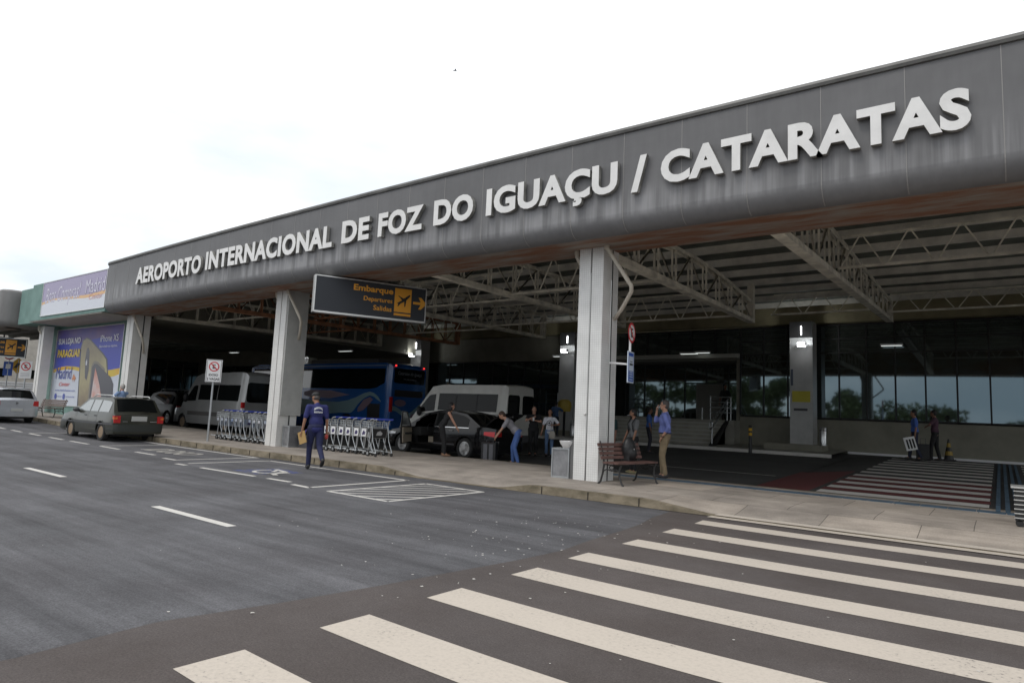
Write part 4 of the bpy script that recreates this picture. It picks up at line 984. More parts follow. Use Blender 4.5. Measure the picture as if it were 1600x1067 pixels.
# luggage carts ------------------------------------------------------
def cart(label, lead=False, row=1):
    t = thing('luggage_cart', label, 'luggage cart', (0, 0, 0)); s = .27
    # x: rolling direction, handle at +x end
    b = MB()
    for y in (-s, s):
        b.tube([(-.50, y*.72, .13), (.10, y, .12), (.40, y, .10)], .016, 6)
        b.tube([(.02, y, .14), (.06, y, .50), (.16, y, .93), (.22, y, 1.0), (.36, y, 1.02)], .016, 6)
        b.tube([(.40, y, .10), (.22, y, .42), (.14, y, .86)], .013, 6)
    for x in (-.48, -.28, -.08, .14): b.tube([(x, -s*.85, .125), (x, s*.85, .125)], .012, 5)
    b.tube([(.06, -s, .50), (.06, s, .50)], .012, 5); b.tube([(.12, -s, .76), (.12, s, .76)], .012, 5)
    b.build('frame', 'galv', t)
    b = MB(); b.tube([(.36, -s, 1.02), (.36, s, 1.02)], .021, 8); b.build('handle', mat('handle_blue', (.05, .08, .42), .4), t)
    b = MB()
    for z in (.80, .87, .94):
        b.tube([(.14, -s, z), (-.10, -s, z), (-.10, s, z), (.14, s, z)], .007, 4)
    for i in range(6): b.tube([(-.10, -s+2*s*i/5, .78), (-.10, -s+2*s*i/5, .95)], .006, 4)
    for y in (-s, s):
        for x in (-.02, .06): b.tube([(x, y, .78), (x, y, .95)], .006, 4)
    b.build('basket', 'galv', t)
    b = MB(); b.prism([(-s+.02, .50), (s-.02, .50), (s-.02, .76), (-s+.02, .76)], lambda u, v, d: (.08+(v-.5)*.2+d, u, v), 0, .012, 0)
    if row == 2: b.box((.07, -s-.004, .52), (-.12, -s-.012, .74), 0)
    else: b.box((.06, -s-.004, .66), (-.06, -s-.010, .76), 0)
    b.prism([(-.10, .57), (.08, .57), (.11, .63), (.02, .70), (-.08, .66)], lambda u, v, d: (.098+(v-.5)*.2+d, u, v), 0, .003, 1)
    if row == 2: b.prism([(-.09, .56), (.02, .57), (.05, .64), (-.03, .69), (-.08, .63)], lambda u, v, d: (u-.0, -s-.013-d, v), 0, .002, 1)
    b.build('advert_panel', [mat('advert_blue', (.16, .22, .34), .5, col2=(.5, .5, .5), vs_=3) if row == 1 else 'white', mat('advert_violet', (.05, .04, .12), .5)] if not lead else [mat('advert_black', (.02, .02, .022), .4), mat('advert_grey', (.42, .42, .42), .5)], t)
    for (x, y, r) in ((.02, -s, .085), (.02, s, .085), (-.46, 0, .06)):
        b = MB(); b.lathe([(r*.45, -.018), (r, -.018), (r, .018), (r*.45, .018)], (x, y, r), 'y', 16); wv = b.build('wheel', 'tyre', t)
        b = MB(); b.lathe([(r*.46, -.02), (r*.46, .02)], (x, y, r), 'y', 12); b.build('hub', 'galv', wv)
    b = MB(); b.lathe([(.05, -.014), (.05, .014)], (.38, -s, .05), 'y', 12); b.lathe([(.05, -.014), (.05, .014)], (.38, s, .05), 'y', 12); b.build('castor', 'tyre', t)
    return t
G1 = 'luggage carts nested left of the second column'; G2 = 'luggage carts nested right of the second column'
c0 = cart('nested luggage cart in the row between the IDOSO sign and the second column'); c0['group'] = G1
c0.location = (-22.1, 12.75, .17)
for k in range(1, 11): dup(c0, (-22.1+.30*k+(.18 if k > 5 else 0), 12.75-.02*(k % 3), .165), R(random.uniform(-2, 2)))
c1_ = cart('nested luggage cart in the row right of the walking porter', False, 2); c1_['group'] = G2; c1_.location = (-16.3, 12.95, .155)
for k in range(1, 6): dup(c1_, (-16.3+.34*k, 12.95-.015*(k % 2), .155), R(random.uniform(-2, 2)))
lead = cart('last luggage cart of the row, with a black advert panel, nearest the dark sedan', True); lead.location = (-14.15, 12.72, .155); lead.rotation_euler = (0, 0, R(-6))
# ================================================================ VEHICLES
def paint(name, col, rough=.28, metal=.3, coat=.6, dirt=.12): return mat(name, col, rough, metal, var=dirt, vs_=2.2, coat=coat)
class Car:
    """local x forward from the rear (0) to the front (L), y left, z up"""
    def __init__(s, L_, W_, belt, roof, wheels, r, sill=.22, tumble=.16, endr=.16, end_w=.82, bulge=.05, cab=None, crown=.03, n_end=3.0, tail=0):
        s.L, s.W, s.belt, s.roof, s.wh, s.r, s.sill, s.tu = L_, W_/2, belt, roof, wheels, r, sill, tumble
        s.endr, s.ew, s.bulge, s.cab, s.crown, s.ne = endr, end_w, bulge, cab or (roof[0][0], roof[-1][0]), crown, n_end
    def zb(s, x):
        z = s.sill+.05*max(0, 1-x/.5)+.05*max(0, 1-(s.L-x)/.5)
        for wx in s.wh:
            d = abs(x-wx); R_ = s.r+.055
            if d < R_: z = max(z, s.r+math.sqrt(R_*R_-d*d)*1.0)
        return z
    def zt(s, x): return interp(s.belt, x)
    def zr(s, x):
        if x < s.cab[0] or x > s.cab[1]: return s.zt(x)
        return max(s.zt(x), interp(s.roof, x))
    def plan(s, x):
        e = s.endr*s.L
        d = max(0, (e-x)/e, (x-(s.L-e))/e)
        return 1-(1-s.ew)*d**s.ne
    def hw(s, x, z):
        b = s.zt(x); w_ = s.W*s.plan(x)
        if z <= b:
            m_ = (s.sill+b)/2; w_ *= 1-s.bulge*((z-m_)/max(.2, b-m_))**2
        else: w_ = w_*(1-s.bulge)-s.tu*(z-b)
        return w_
    def ztop(s, x, y):
        z = s.zr(x); w_ = max(.05, s.hw(x, z)); return z+s.crown*(1-min(1, abs(y)/w_)**2)
    def body(s, name, mt, parent, skip=None):
        b = MB(); xs = sorted(set([round(v, 4) for v in frange(0, s.L, .07)]+[round(p[0], 4) for p in s.belt+s.roof]+[round(wx+sg*(s.r+.055)*math.cos(R(a)), 4) for wx in s.wh for sg in (-1, 1) for a in (0, 15, 30, 45, 60, 75, 90)]))
        xs = [x for x in xs if 0 <= x <= s.L]
        nb, ng, ntp = 8, 6, 6
        rows = []
        for x in xs:
            zb, zt, zr = s.zb(x), s.zt(x), s.zr(x); zb = min(zb, zt-.04)
            half = [(s.hw(x, zb+(zt-zb)*i/nb), zb+(zt-zb)*i/nb) for i in range(nb+1)]
            half += [(s.hw(x, zt+(zr-zt)*i/ng), zt+(zr-zt)*i/ng) for i in range(1, ng+1)]
            we = half[-1][0]
            half += [(we*(1-i/ntp), zr+s.crown*(1-(1-i/ntp)**2)) for i in range(1, ntp+1)]
            rows.append([(x, y, z) for y, z in half])
        m_ = len(rows[0])
        for sg in (1, -1):
            vs = [(x, y*sg, z) for r_ in rows for x, y, z in r_]; fs = []
            for i in range(len(rows)-1):
                for j in range(m_-1):
                    q = (i*m_+j, (i+1)*m_+j, (i+1)*m_+j+1, i*m_+j+1)
                    cx_ = (xs[i]+xs[i+1])/2; cz = sum(vs[k][2] for k in q)/4
                    if skip and skip(cx_, sg, cz, j, nb): continue
                    fs.append(q if sg < 0 else q[::-1])
            b.add(vs, fs, 0, True)
            for idx in (0, len(rows)-1):
                r_ = rows[idx]; x = xs[idx]
                vs = [(x, y*sg, z) for x, y, z in r_]+[(x, 0, z) for x, y, z in r_]
                b.add(vs, [(j, j+1, m_+j+1, m_+j) for j in range(m_-1)], 0, False)
        bm_o = b.build(name, mt, parent, sharp=28, fixn=False)
        bm = bmesh.new(); bm.from_mesh(bm_o.data); bmesh.ops.remove_doubles(bm, verts=bm.verts, dist=.0015); bmesh.ops.recalc_face_normals(bm, faces=bm.faces); bm.to_mesh(bm_o.data); bm.free()
        bm_o.data.set_sharp_from_angle(angle=R(30))
        q = MB(); ins = s.W*.88
        q.box((.25, -ins+.12, s.sill-.03), (s.L-.25, ins-.12, s.sill+.05))
        for wx in s.wh:
            q.box((wx-s.r-.08, -ins+.22, s.sill), (wx+s.r+.08, ins-.22, s.r*2+.1))
        q.build('underbody', 'black', parent)
        return bm_o
    def side(s, name, lo, hi, x0, x1, mt, parent, sides=(1, -1), eps=.008, n=10, m_=5, sm=True):
        """patch on the flank between curves lo and hi"""
        for sg in sides:
            b = MB(); vs = []
            for i in range(n+1):
                x = x0+(x1-x0)*i/n; a, c = interp(lo, x), interp(hi, x)
                for j in range(m_+1):
                    z = a+(c-a)*j/m_; vs.append((x, (s.hw(x, z)+eps)*sg, z))
            b.add(vs, [(i*(m_+1)+j, (i+1)*(m_+1)+j, (i+1)*(m_+1)+j+1, i*(m_+1)+j+1) for i in range(n) for j in range(m_)], 0, sm)
            o = b.build(name, mt, parent, fixn=False)
        return o
    def top(s, name, x0, x1, f0, f1, mt, parent, eps=.008, n=8, m_=10):
        """patch on bonnet / windscreen / rear screen; f0, f1 width fractions"""
        b = MB(); vs = []; sl = (s.zr(x1)-s.zr(x0))/(x1-x0); nl = math.sqrt(1+sl*sl)
        for i in range(n+1):
            x = x0+(x1-x0)*i/n; f = f0+(f1-f0)*i/n; w_ = s.hw(x, s.zr(x))*f
            for j in range(m_+1):
                y = -w_+2*w_*j/m_; vs.append((x-sl/nl*eps, y, s.ztop(x, y)+eps/nl))
        b.add(vs, [(i*(m_+1)+j, (i+1)*(m_+1)+j, (i+1)*(m_+1)+j+1, i*(m_+1)+j+1) for i in range(n) for j in range(m_)], 0, True)
        return b.build(name, mt, parent, fixn=False)
    def rear(s, name, poly, mt, parent, x=-.006, th=.012, n=None):
        b = MB(); b.prism(poly, lambda u, v, d: (x-d, u, v), 0, th, 0); return b.build(name, mt, parent)
    def bumper(s, name, front, z0, z1, mt, parent, out=.05, ln=.45):
        b = MB(); xs = frange(s.L-ln, s.L, .05) if front else frange(ln, 0, .05); ring = []
        for k, x in enumerate(xs):
            w_ = s.W*s.plan(x)*(1-s.bulge*.4)+.012
            ring.append((x, w_))
        xe = s.L+out if front else -out
        ring.append((xe-(.02 if front else -.02), ring[-1][1]-.04)); ring.append((xe, ring[-1][1]-.12))
        pts = [(x, w_) for x, w_ in ring]+[(x, -w_) for x, w_ in ring[::-1]]
        vs = []
        for x, y in pts: vs += [(x, y*.985, z0), (x, y, z0+.04), (x, y, z1-.03), (x, y*.985, z1)]
        n = len(pts); fs = [(4*i+j, 4*i+4+j, 4*i+5+j, 4*i+1+j) for i in range(n-1) for j in range(3)]
        b.add(vs, fs, 0, True)
        for lv in (0, 3):
            m_ = n//2
            for i in range(m_-1 if n % 2 == 0 else m_):
                j = n-1-i; b.f.append([4*i+lv, 4*(i+1)+lv, 4*(j-1)+lv, 4*j+lv]); b.mi.append(0); b.sm.append(False)
        return b.build(name, mt, parent)
    def wheels(s, parent, rimm='rim', spokes=10, w_=.19, inset=.02, cover=False):
        for wx in s.wh:
            for sg in (1, -1):
                yo = s.W-inset; b = MB(); r = s.r
                b.lathe([(r*.62, -w_), (r*.93, -w_), (r, -w_+.03), (r, -.03), (r*.93, 0), (r*.68, .0), (r*.64, -.02), (r*.62, -.05)], (0, 0, 0), 'y', 28)
                if sg < 0:
                    b.v = [(x, -y, z) for x, y, z in b.v]
                b.v = [(x+wx, y+yo*sg, z+r) for x, y, z in b.v]
                wv = b.build('wheel', 'tyre', parent)
                q = MB(); rr = r*.66
                q.lathe([(rr, -.09), (rr, -.015), (rr*.93, -.012), (rr*.90, -.04)], (0, 0, 0), 'y', 28); q.lathe([(rr*.9, -.07), (0, -.07)], (0, 0, 0), 'y', 28, mi=1)
                if cover: q.lathe([(rr*.92, -.02), (rr*.6, -.005), (rr*.3, -.02), (0, -.005)], (0, 0, 0), 'y', 24)
                else:
                    q.lathe([(rr*.20, -.05), (rr*.20, -.012), (0, -.008)], (0, 0, 0), 'y', 14)
                    for k in range(spokes):
                        a = 2*math.pi*k/spokes; c_, s_ = math.cos(a), math.sin(a)
                        q.bar((c_*rr*.15, -.022, s_*rr*.15), (c_*rr*.93, -.024, s_*rr*.93), rr*.13, .02, up=(0, 1, 0))
                if sg < 0: q.v = [(x, -y, z) for x, y, z in q.v]
                q.v = [(x+wx, y+yo*sg, z+r) for x, y, z in q.v]
                q.build('rim', [rimm, 'blackm'], wv)
    def mirror(s, parent, x, z, mt, sides=(1, -1), size=(.09, .11, .075)):
        for sg in sides:
            y = (s.hw(x, z)+.10)*sg; b = MB(); b.ell((x, y, z), size, n=12, m_=8); b.bar((x+.03, y-.12*sg, z-.06), (x, y, z-.02), .05, .04); b.build('wing_mirror', mt, parent)
    def arch(s, parent, mt, sides=(1, -1)):
        for wx in s.wh:
            for sg in sides:
                b = MB(); R_ = s.r+.055; pts = []
                for k in range(17):
                    a = R(8+164*k/16); x = wx+R_*math.cos(a); z = s.r+R_*math.sin(a); pts.append((x, (s.hw(x, min(z, s.zt(x)))+.004)*sg, z))
                b.tube(pts, .016, 6); b.build('arch_trim', mt, parent)
PI = math.pi
def polyround(y0, y1, z0, z1, r=.06, n=4, skew=0):
    pts = []
    for cx_, cz, a0 in ((y1-r, z0+r, -90), (y1-r, z1-r, 0), (y0+r, z1-r, 90), (y0+r, z0+r, 180)):
        for k in range(n+1):
            a = R(a0+90*k/n); z = cz+r*math.sin(a); y = cx_+r*math.cos(a); pts.append((y*(1-skew*(z-z0)), z))
    return pts

# --- dark green estate car ------------------------------------------
def estate():
    t = thing('parked_car', 'old dark green estate car with roof rails and dusty wheels parked along the kerb', 'car', (-22.75, 10.12, .035), PI+R(.5))
    pt = paint('paint_dark_green', (.042, .043, .032), .35, .4, .5)
    c = Car(4.15, 1.64, [(0, .88), (.15, .90), (2.75, .90), (2.95, .93), (3.3, .90), (4.0, .77), (4.15, .66)], [(.06, .88), (.42, 1.37), (.6, 1.41), (1.6, 1.43), (2.25, 1.40), (3.02, .92)], [.82, 3.2], .30, tumble=.30, end_w=.95, cab=(.05, 3.0), bulge=.05)
    c.body('body', pt, t)
    c.top('rear_window', .12, .42, .84, .90, 'glass', t); c.top('windscreen', 2.33, 2.92, .92, .92, 'glass', t)
    for x0, x1, lo, hi in ((.42, 1.15, [(.2, .95), (2, .95)], [(.42, 1.26), (.55, 1.30), (1.2, 1.33)]), (1.22, 1.78, [(0, .95), (3, .95)], [(0, 1.33), (3, 1.33)]), (1.85, 2.75, [(0, .95), (3, .95)], [(1.85, 1.33), (2.2, 1.32), (2.8, .97)])):
        c.side('side_window', lo, hi, x0, x1, mat('pale_window', (.22, .24, .24), .06, spec=1.0, ior=2.0), t)
    c.side('trim_strip', [(0, .55), (5, .55)], [(0, .60), (5, .60)], .02, 4.0, 'dgrey', t, eps=.012, m_=1, n=30)
    c.bumper('bumper', False, .34, .57, mat('bumper_green', (.030, .034, .030), .5), t); c.bumper('bumper', True, .30, .55, MATS['bumper_green'], t)
    for sg in (1, -1):
        b = MB(); b.box((-.03, sg*.775, .62), (.10, sg*.58, .85)); b.build('tail_lamp', 'tail', t)
        b = MB(); b.box((-.035, sg*.782, .74), (.08, sg*.68, .80)); b.build('indicator', 'tailo', t)
        b = MB(); b.tube([(.62, sg*.56, 1.44), (.70, sg*.57, 1.49), (1.9, sg*.57, 1.50), (2.15, sg*.56, 1.43)], .018, 8)
        b.build('roof_rail', 'alu', t)
    b = MB(); b.prism(polyround(-.21, .21, .70, .82, .02), lambda u, v, d: (-.035-d, u, v), 0, .01); b.box((-.034, -.24, .68), (0, .24, .84)); b.build('number_plate', 'plate', t)
    b = MB(); b.tube([(-.01, -.05, .92), (.10, -.35, 1.0)], .012, 5); b.build('wiper', 'black', t)
    b = MB(); b.box((-.01, -.60, .655), (.0, -.35, .675)); b.box((-.01, .35, .655), (0, .5, .675)); b.build('badge', 'chrome', t)
    c.wheels(t, 'rimb', 6, cover=True); c.mirror(t, 2.72, .97, 'dgrey'); c.arch(t, MATS['bumper_green'])
    for sg in (1, -1):
        for x in (1.25, 2.0): b = MB(); b.box((x, (c.hw(x, .82)+.002)*sg, .80), (x+.14, (c.hw(x, .82)+.02)*sg, .825)); b.build('door_handle', 'black', t)
    for x in (1.18, 1.86, 2.78): c.side('door_gap', [(0, .36), (5, .36)], [(0, .93), (5, .93)], x, x+.008, 'black', t, eps=.003, n=1)
estate()
# --- silver hatchback -------------------------------------------------
def hatch():
    t = thing('parked_car', 'silver hatchback at the far left parked in front of the green wall', 'car', (-32.9, 9.72, gz(-33)+.0), PI+R(2))
    pt = paint('paint_silver', (.50, .52, .55), .25, .6, .6, .06)
    c = Car(3.9, 1.70, [(0, .92), (.2, .95), (2.6, .90), (2.9, .88), (3.75, .72), (3.9, .6)], [(.10, .95), (.45, 1.32), (.7, 1.42), (1.5, 1.47), (2.1, 1.44), (2.95, .88)], [.75, 3.2], .31, tumble=.30, end_w=.93, cab=(.1, 2.95), bulge=.05)
    c.body('body', pt, t)
    c.top('rear_window', .17, .55, .84, .86, 'glass', t); c.top('windscreen', 2.2, 2.9, .92, .92, 'glass', t)
    c.side('side_window', [(0, .99), (3, .99)], [(.5, 1.18), (.75, 1.35), (1.5, 1.37)], .6, 1.5, 'glass', t); c.side('side_window', [(0, .97), (3, .97)], [(1.5, 1.37), (2.1, 1.34), (2.7, 1.0)], 1.56, 2.6, 'glass', t)
    c.bumper('bumper', False, .28, .62, pt, t); c.bumper('bumper', True, .25, .55, pt, t)
    for sg in (1, -1):
        b = MB(); b.prism([(.785*sg, .72), (.58*sg, .74), (.60*sg, .93), (.77*sg, .95)], lambda u, v, d: (-.02+d, u, v), 0, .1); b.build('tail_lamp', 'tail', t)
    b = MB(); b.prism(polyround(-.21, .21, .50, .62, .02), lambda u, v, d: (-.065-d, u, v), 0, .01); b.build('number_plate', 'plate', t)
    b = MB(); b.lathe([(.045, -.02), (.045, -.01), (0, -.008)], (-.005, 0, .84), 'x', 14); b.build('badge', 'chrome', t)
    b = MB(); b.box((.42, -.4, 1.40), (.55, .4, 1.43)); b.build('spoiler', pt, t)
    c.wheels(t, 'rim', 7); c.mirror(t, 2.5, 1.0, pt)
hatch()
# car rack seen behind it
def sedan():
    t = thing('parked_car', 'black saloon car with front door and boot open in the covered lane', 'car', (-12.28, 16.48, .045), PI)
    pt = paint('paint_black', (.008, .008, .009), .14, 0, .15, .0); pt.node_tree.nodes['Principled BSDF'].inputs['Specular IOR Level'].default_value = .35
    c = Car(4.75, 1.76, [(0, .96), (.25, 1.0), (.9, .98), (3.0, .92), (3.5, .90), (4.45, .76), (4.75, .60)], [(.42, .98), (1.15, 1.38), (1.7, 1.46), (2.4, 1.46), (2.9, 1.36), (3.75, .88)], [1.08, 3.82], .325, tumble=.32, end_w=.80, cab=(.4, 3.7), bulge=.05)
    dx0, dx1 = 2.42, 3.42
    c.body('body', pt, t, skip=lambda x, sg, z, j, nb: sg > 0 and ((dx0 < x < dx1 and .36 < z < .93 and j < nb) or (dx0+.05 < x < 3.3 and j >= nb and z < 1.36-.55*max(0, x-2.75))))
    c.top('rear_window', .52, 1.1, .86, .88, 'glass', t); c.top('windscreen', 2.95, 3.62, .92, .92, mat('windscreen_pale', (.10, .11, .11), .06, spec=1, ior=1.8), t)
    c.side('side_window', [(0, 1.0), (3, .97)], [(.9, 1.16), (1.2, 1.32), (1.6, 1.38), (2.4, 1.39)], 1.0, 2.36, 'glass', t)
    c.side('side_window', [(0, .98), (3, .97)], [(2.4, 1.39), (2.8, 1.33), (3.4, 1.0)], 2.45, 3.3, 'glass', t, sides=(-1,))
    c.side('chrome_strip', [(0, .955), (5, .925)], [(0, .972), (5, .942)], .95, 3.4, 'chrome', t, eps=.013, m_=1, n=14, sides=(-1,)); c.side('chrome_strip', [(0, .955), (5, .925)], [(0, .972), (5, .942)], .95, 2.4, 'chrome', t, eps=.013, m_=1, n=14, sides=(1,))
    c.side('side_panel', [(0, .40), (5, .40)], [(0, .45), (5, .45)], 1.5, 2.4, 'dgrey', t, eps=.01, m_=1)
    c.bumper('bumper', False, .26, .60, pt, t); c.bumper('bumper', True, .20, .55, pt, t)
    # interior seen through the door
    be = mat('interior_beige', (.36, .31, .24), .7)
    b = MB(); b.box((1.5, -.72, .30), (3.45, .60, .38)); b.box((2.42, -.7, .38), (3.35, -.66, .9)); b.build('cabin_floor', mat('interior_dark', (.03, .03, .03), .8), t)
    for y0 in (-.60, .08):
        b = MB(); b.box((2.35, y0, .42), (2.9, y0+.5, .60)); b.bar((2.38, y0+.25, .58), (2.15, y0+.25, 1.12), .48, .13, up=(0, 1, 0)) if 0 else b.add([(2.30, y0, .55), (2.46, y0, .58), (2.30, y0, 1.15), (2.16, y0, 1.12), (2.30, y0+.48, .55), (2.46, y0+.48, .58), (2.30, y0+.48, 1.15), (2.16, y0+.48, 1.12)], [(0, 1, 2, 3), (4, 7, 6, 5), (0, 4, 5, 1), (1, 5, 6, 2), (2, 6, 7, 3), (3, 7, 4, 0)]); b.box((2.14, y0+.12, 1.15), (2.26, y0+.36, 1.30)); b.build('seat', be, t)
    b = MB(); b.box((3.12, -.72, .62), (3.5, .72, .90)); b.build('dashboard', MATS['interior_dark'], t)
    b = MB(); b.tube([(3.02+.03*math.sin(R(a)), .33+.18*math.cos(R(a)), .85+.17*math.sin(R(a))) for a in range(0, 361, 24)], .014, 6); b.build('steering_wheel', 'black', t)
    # open door, hinged at its front edge
    ang = R(62); hx, hy = 3.40, c.hw(3.4, .7)+.01
    def dt(u, v, d): return (hx-u*math.cos(ang)+d*math.sin(ang)*1, hy+u*math.sin(ang)+d*math.cos(ang), v)
    shape = [(0, .38), (.95, .36), (1.0, .60), (1.02, .94), (0, .92)]
    b = MB(); b.prism(shape, dt, 0, .05, 0); b.build('front_door', pt, t); dro = t.children[-1]
    b = MB(); b.prism([(.04, .42), (.92, .40), (.96, .62), (.97, .88), (.04, .87)], dt, -.035, -.001, 0); b.build('door_trim', be, dro)
    b = MB(); b.prism([(.1, .66), (.8, .66), (.8, .72), (.1, .72)], dt, -.08, -.036, 0); b.build('armrest', MATS['interior_dark'], dro)
    b = MB()
    for p, q in (((.02, .92), (.50, 1.36)), ((.50, 1.36), (.98, 1.38)), ((.98, 1.38), (1.02, .94))): b.bar(dt(*p, .02), dt(*q, .02), .035, .035)
    b.build('window_frame', pt, dro)
    b = MB(); b.prism([(.06, .94), (.52, 1.34), (.96, 1.36), (1.0, .95)], dt, .018, .024, 0); b.build('door_window', mat('clear_window', (.20, .22, .22), .05, spec=1, ior=1.9), dro)
    # boot lid up
    b = MB(); n = 8
    for th_ in (0,):
        vs = []
        for i in range(n+1):
            f_ = i/n; x = .50-.62*f_; z = 1.02+.42*f_+.06*math.sin(PI*f_)
            for y in (-.62, -.3, 0, .3, .62): vs.append((x, y*(1-.08*f_), z+.03*(1-abs(y)/.62)))
        for i in range(n+1):
            f_ = i/n; x = .52-.60*f_; z = .99+.41*f_+.05*math.sin(PI*f_)
            for y in (-.60, -.3, 0, .3, .60): vs.append((x, y*(1-.08*f_), z-.03))
        k = (n+1)*5
        b.add(vs, [(i*5+j, i*5+5+j, i*5+6+j, i*5+1+j) for i in range(n) for j in range(4)]+[(k+i*5+j, k+i*5+1+j, k+i*5+6+j, k+i*5+5+j) for i in range(n) for j in range(4)]+[(i*5, k+i*5, k+i*5+5, i*5+5) for i in range(n)]+[(i*5+4, i*5+9, k+i*5+9, k+i*5+4) for i in range(n)]+[(n*5+j, n*5+j+1, k+n*5+j+1, k+n*5+j) for j in range(4)], 0, True)
    b.build('boot_lid', pt, t)
    for sg in (1, -1):
        c.side('tail_lamp', [(0, .72), (.5, .80)], [(0, .88), (.45, .87)], .02, .34, mat('tail_lamp_lit', (.45, .015, .02), .3, emit=.15), t, sides=(sg,), eps=.012); b = MB(); b.box((-.02, sg*.42, .74), (.03, sg*.66, .87)); b.build('tail_lamp', 'tail', t)
        c.side('head_lamp', [(4.2, .64), (4.75, .60)], [(4.1, .70), (4.75, .72)], 4.15, 4.62, 'clear', t, sides=(sg,), eps=.012)
    c.wheels(t, 'rim', 10, w_=.2, inset=.0); c.mirror(t, 3.25, 1.0, 'chrome', sides=(-1,))
    p = dt(.12, 1.0, .12); b = MB(); b.ell(p, (.08, .10, .07)); b.build('wing_mirror', 'chrome', t)
    b = MB(); b.box((1.58, c.hw(1.6, .86), .84), (1.74, c.hw(1.6, .86)+.03, .87)); b.build('door_handle', 'chrome', t)
sedan()
# --- vans ----------------------------------------------------------------
def van_white():
    t = thing('van', 'white passenger van with dark windows parked behind the black saloon', 'van', (-14.5, 20.1, .12), PI)
    pt = paint('paint_white', (.50, .49, .45), .4, 0, .4, .06)
    c = Car(5.5, 2.02, [(0, 1.28), (4.0, 1.25), (4.5, 1.12), (5.3, .88), (5.5, .62)], [(0, 2.36), (.12, 2.42), (3.2, 2.42), (3.75, 2.34), (4.75, 1.05)], [1.05, 4.55], .34, sill=.30, tumble=.12, end_w=.92, cab=(0, 4.72), bulge=.02, endr=.1, crown=.05)
    c.body('body', pt, t)
    c.side('side_window', [(0, 1.42), (4, 1.42)], [(0, 2.08), (4, 2.08)], .40, 3.35, 'glass', t, n=16)
    c.side('side_window', [(3.4, 1.40), (5, 1.25)], [(3.5, 2.05), (3.85, 2.0), (4.45, 1.35)], 3.52, 4.38, 'glass', t)
    c.top('windscreen', 3.85, 4.7, .92, .94, 'glass', t)
    for x_ in (1.35, 2.4): c.side('window_divider', [(0, 1.42), (4, 1.42)], [(0, 2.08), (4, 2.08)], x_, x_+.06, 'black', t, eps=.012, n=1)
    for y0, y1 in ((-.82, -.10), (.10, .82)): c.rear('rear_window', polyround(y0, y1, 1.36, 2.08, .1, skew=.02), 'glass', t)
    for sg in (1, -1):
        b = MB(); b.box((-.02, sg*.98, .95), (.06, sg*.90, 1.32)); b.build('tail_lamp', 'tail', t)
        c.side('head_lamp', [(4.8, .80), (5.5, .70)], [(4.8, 1.0), (5.4, .86)], 4.95, 5.4, 'clear', t, sides=(sg,))
    c.side('stripe', [(0, 1.30), (6, 1.2)], [(0, 1.34), (6, 1.24)], .05, 4.2, mat('van_rub_strip', (.16, .16, .16), .5), t, m_=1, n=20)
    c.bumper('bumper', False, .34, .60, 'dgrey', t); c.bumper('bumper', True, .28, .66, 'dgrey', t); c.wheels(t, 'rimb', 6, cover=True); c.mirror(t, 4.25, 1.35, 'black', size=(.10, .12, .2))
    b = MB(); b.prism(polyround(-.25, .25, .72, .85, .02), lambda u, v, d: (-.01-d, u, v), 0, .01); b.build('number_plate', 'plate', t)
van_white()
def van_silver():
    t = thing('van', 'tall silver passenger van with red tail lamp behind the luggage carts', 'van', (-26.3, 16.85, gz(-27)+.03), PI)
    pt = paint('paint_silver_grey', (.34, .34, .335), .32, .4, .5, .06)
    c = Car(6.0, 1.98, [(0, 1.25), (4.3, 1.22), (4.9, 1.10), (5.8, .95), (6.0, .7)], [(0, 2.52), (.15, 2.66), (.6, 2.70), (3.8, 2.64), (4.3, 2.48), (5.25, 1.08)], [1.25, 5.0], .35, sill=.32, tumble=.10, end_w=.9, cab=(0, 5.2), bulge=.02, endr=.1, crown=.05)
    c.body('body', pt, t)
    c.side('side_window', [(0, 1.42), (6, 1.42)], [(0, 2.12), (6, 2.12)], .38, 2.1, 'glass', t, n=12); c.side('side_window', [(0, 1.42), (6, 1.42)], [(0, 2.12), (6, 2.12)], 2.16, 3.75, 'glass', t, n=12)
    c.side('side_window', [(3.8, 1.38), (6, 1.30)], [(3.9, 2.10), (4.3, 2.05), (4.9, 1.4)], 3.95, 4.85, 'glass', t); c.top('windscreen', 4.4, 5.2, .92, .94, 'glass', t)
    b = MB(); b.prism(polyround(-.80, .80, 1.38, 2.25, .14, skew=.02), lambda u, v, d: (-.006-d, u, v), 0, .012); b.build('rear_window', 'glass', t)
    c.side('stripe', [(0, .70), (6, .70)], [(0, .88), (6, .88)], 1.7, 4.55, mat('van_stripe', (.09, .085, .08), .5), t, m_=1, n=20); c.side('stripe', [(0, .70), (6, .70)], [(0, .88), (6, .88)], .05, .8, 'van_stripe' if 0 else MATS['van_stripe'], t, m_=1)
    for sg in (1, -1):
        b = MB(); b.box((-.02, sg*.985, 1.12), (.10, sg*.86, 1.38)); b.build('tail_lamp', 'tail', t); b = MB(); b.box((-.02, sg*.985, .98), (.10, sg*.86, 1.12)); b.build('reverse_lamp', 'white', t)
        c.side('head_lamp', [(5.3, .85), (6, .75)], [(5.3, 1.05), (5.9, .95)], 5.4, 5.9, 'clear', t, sides=(sg,))
    c.bumper('bumper', False, .36, .62, pt, t); c.bumper('bumper', True, .3, .7, 'dgrey', t); c.wheels(t, 'rimb', 6, cover=True); c.mirror(t, 4.75, 1.5, 'black', size=(.10, .12, .22)); c.arch(t, pt)
van_silver()
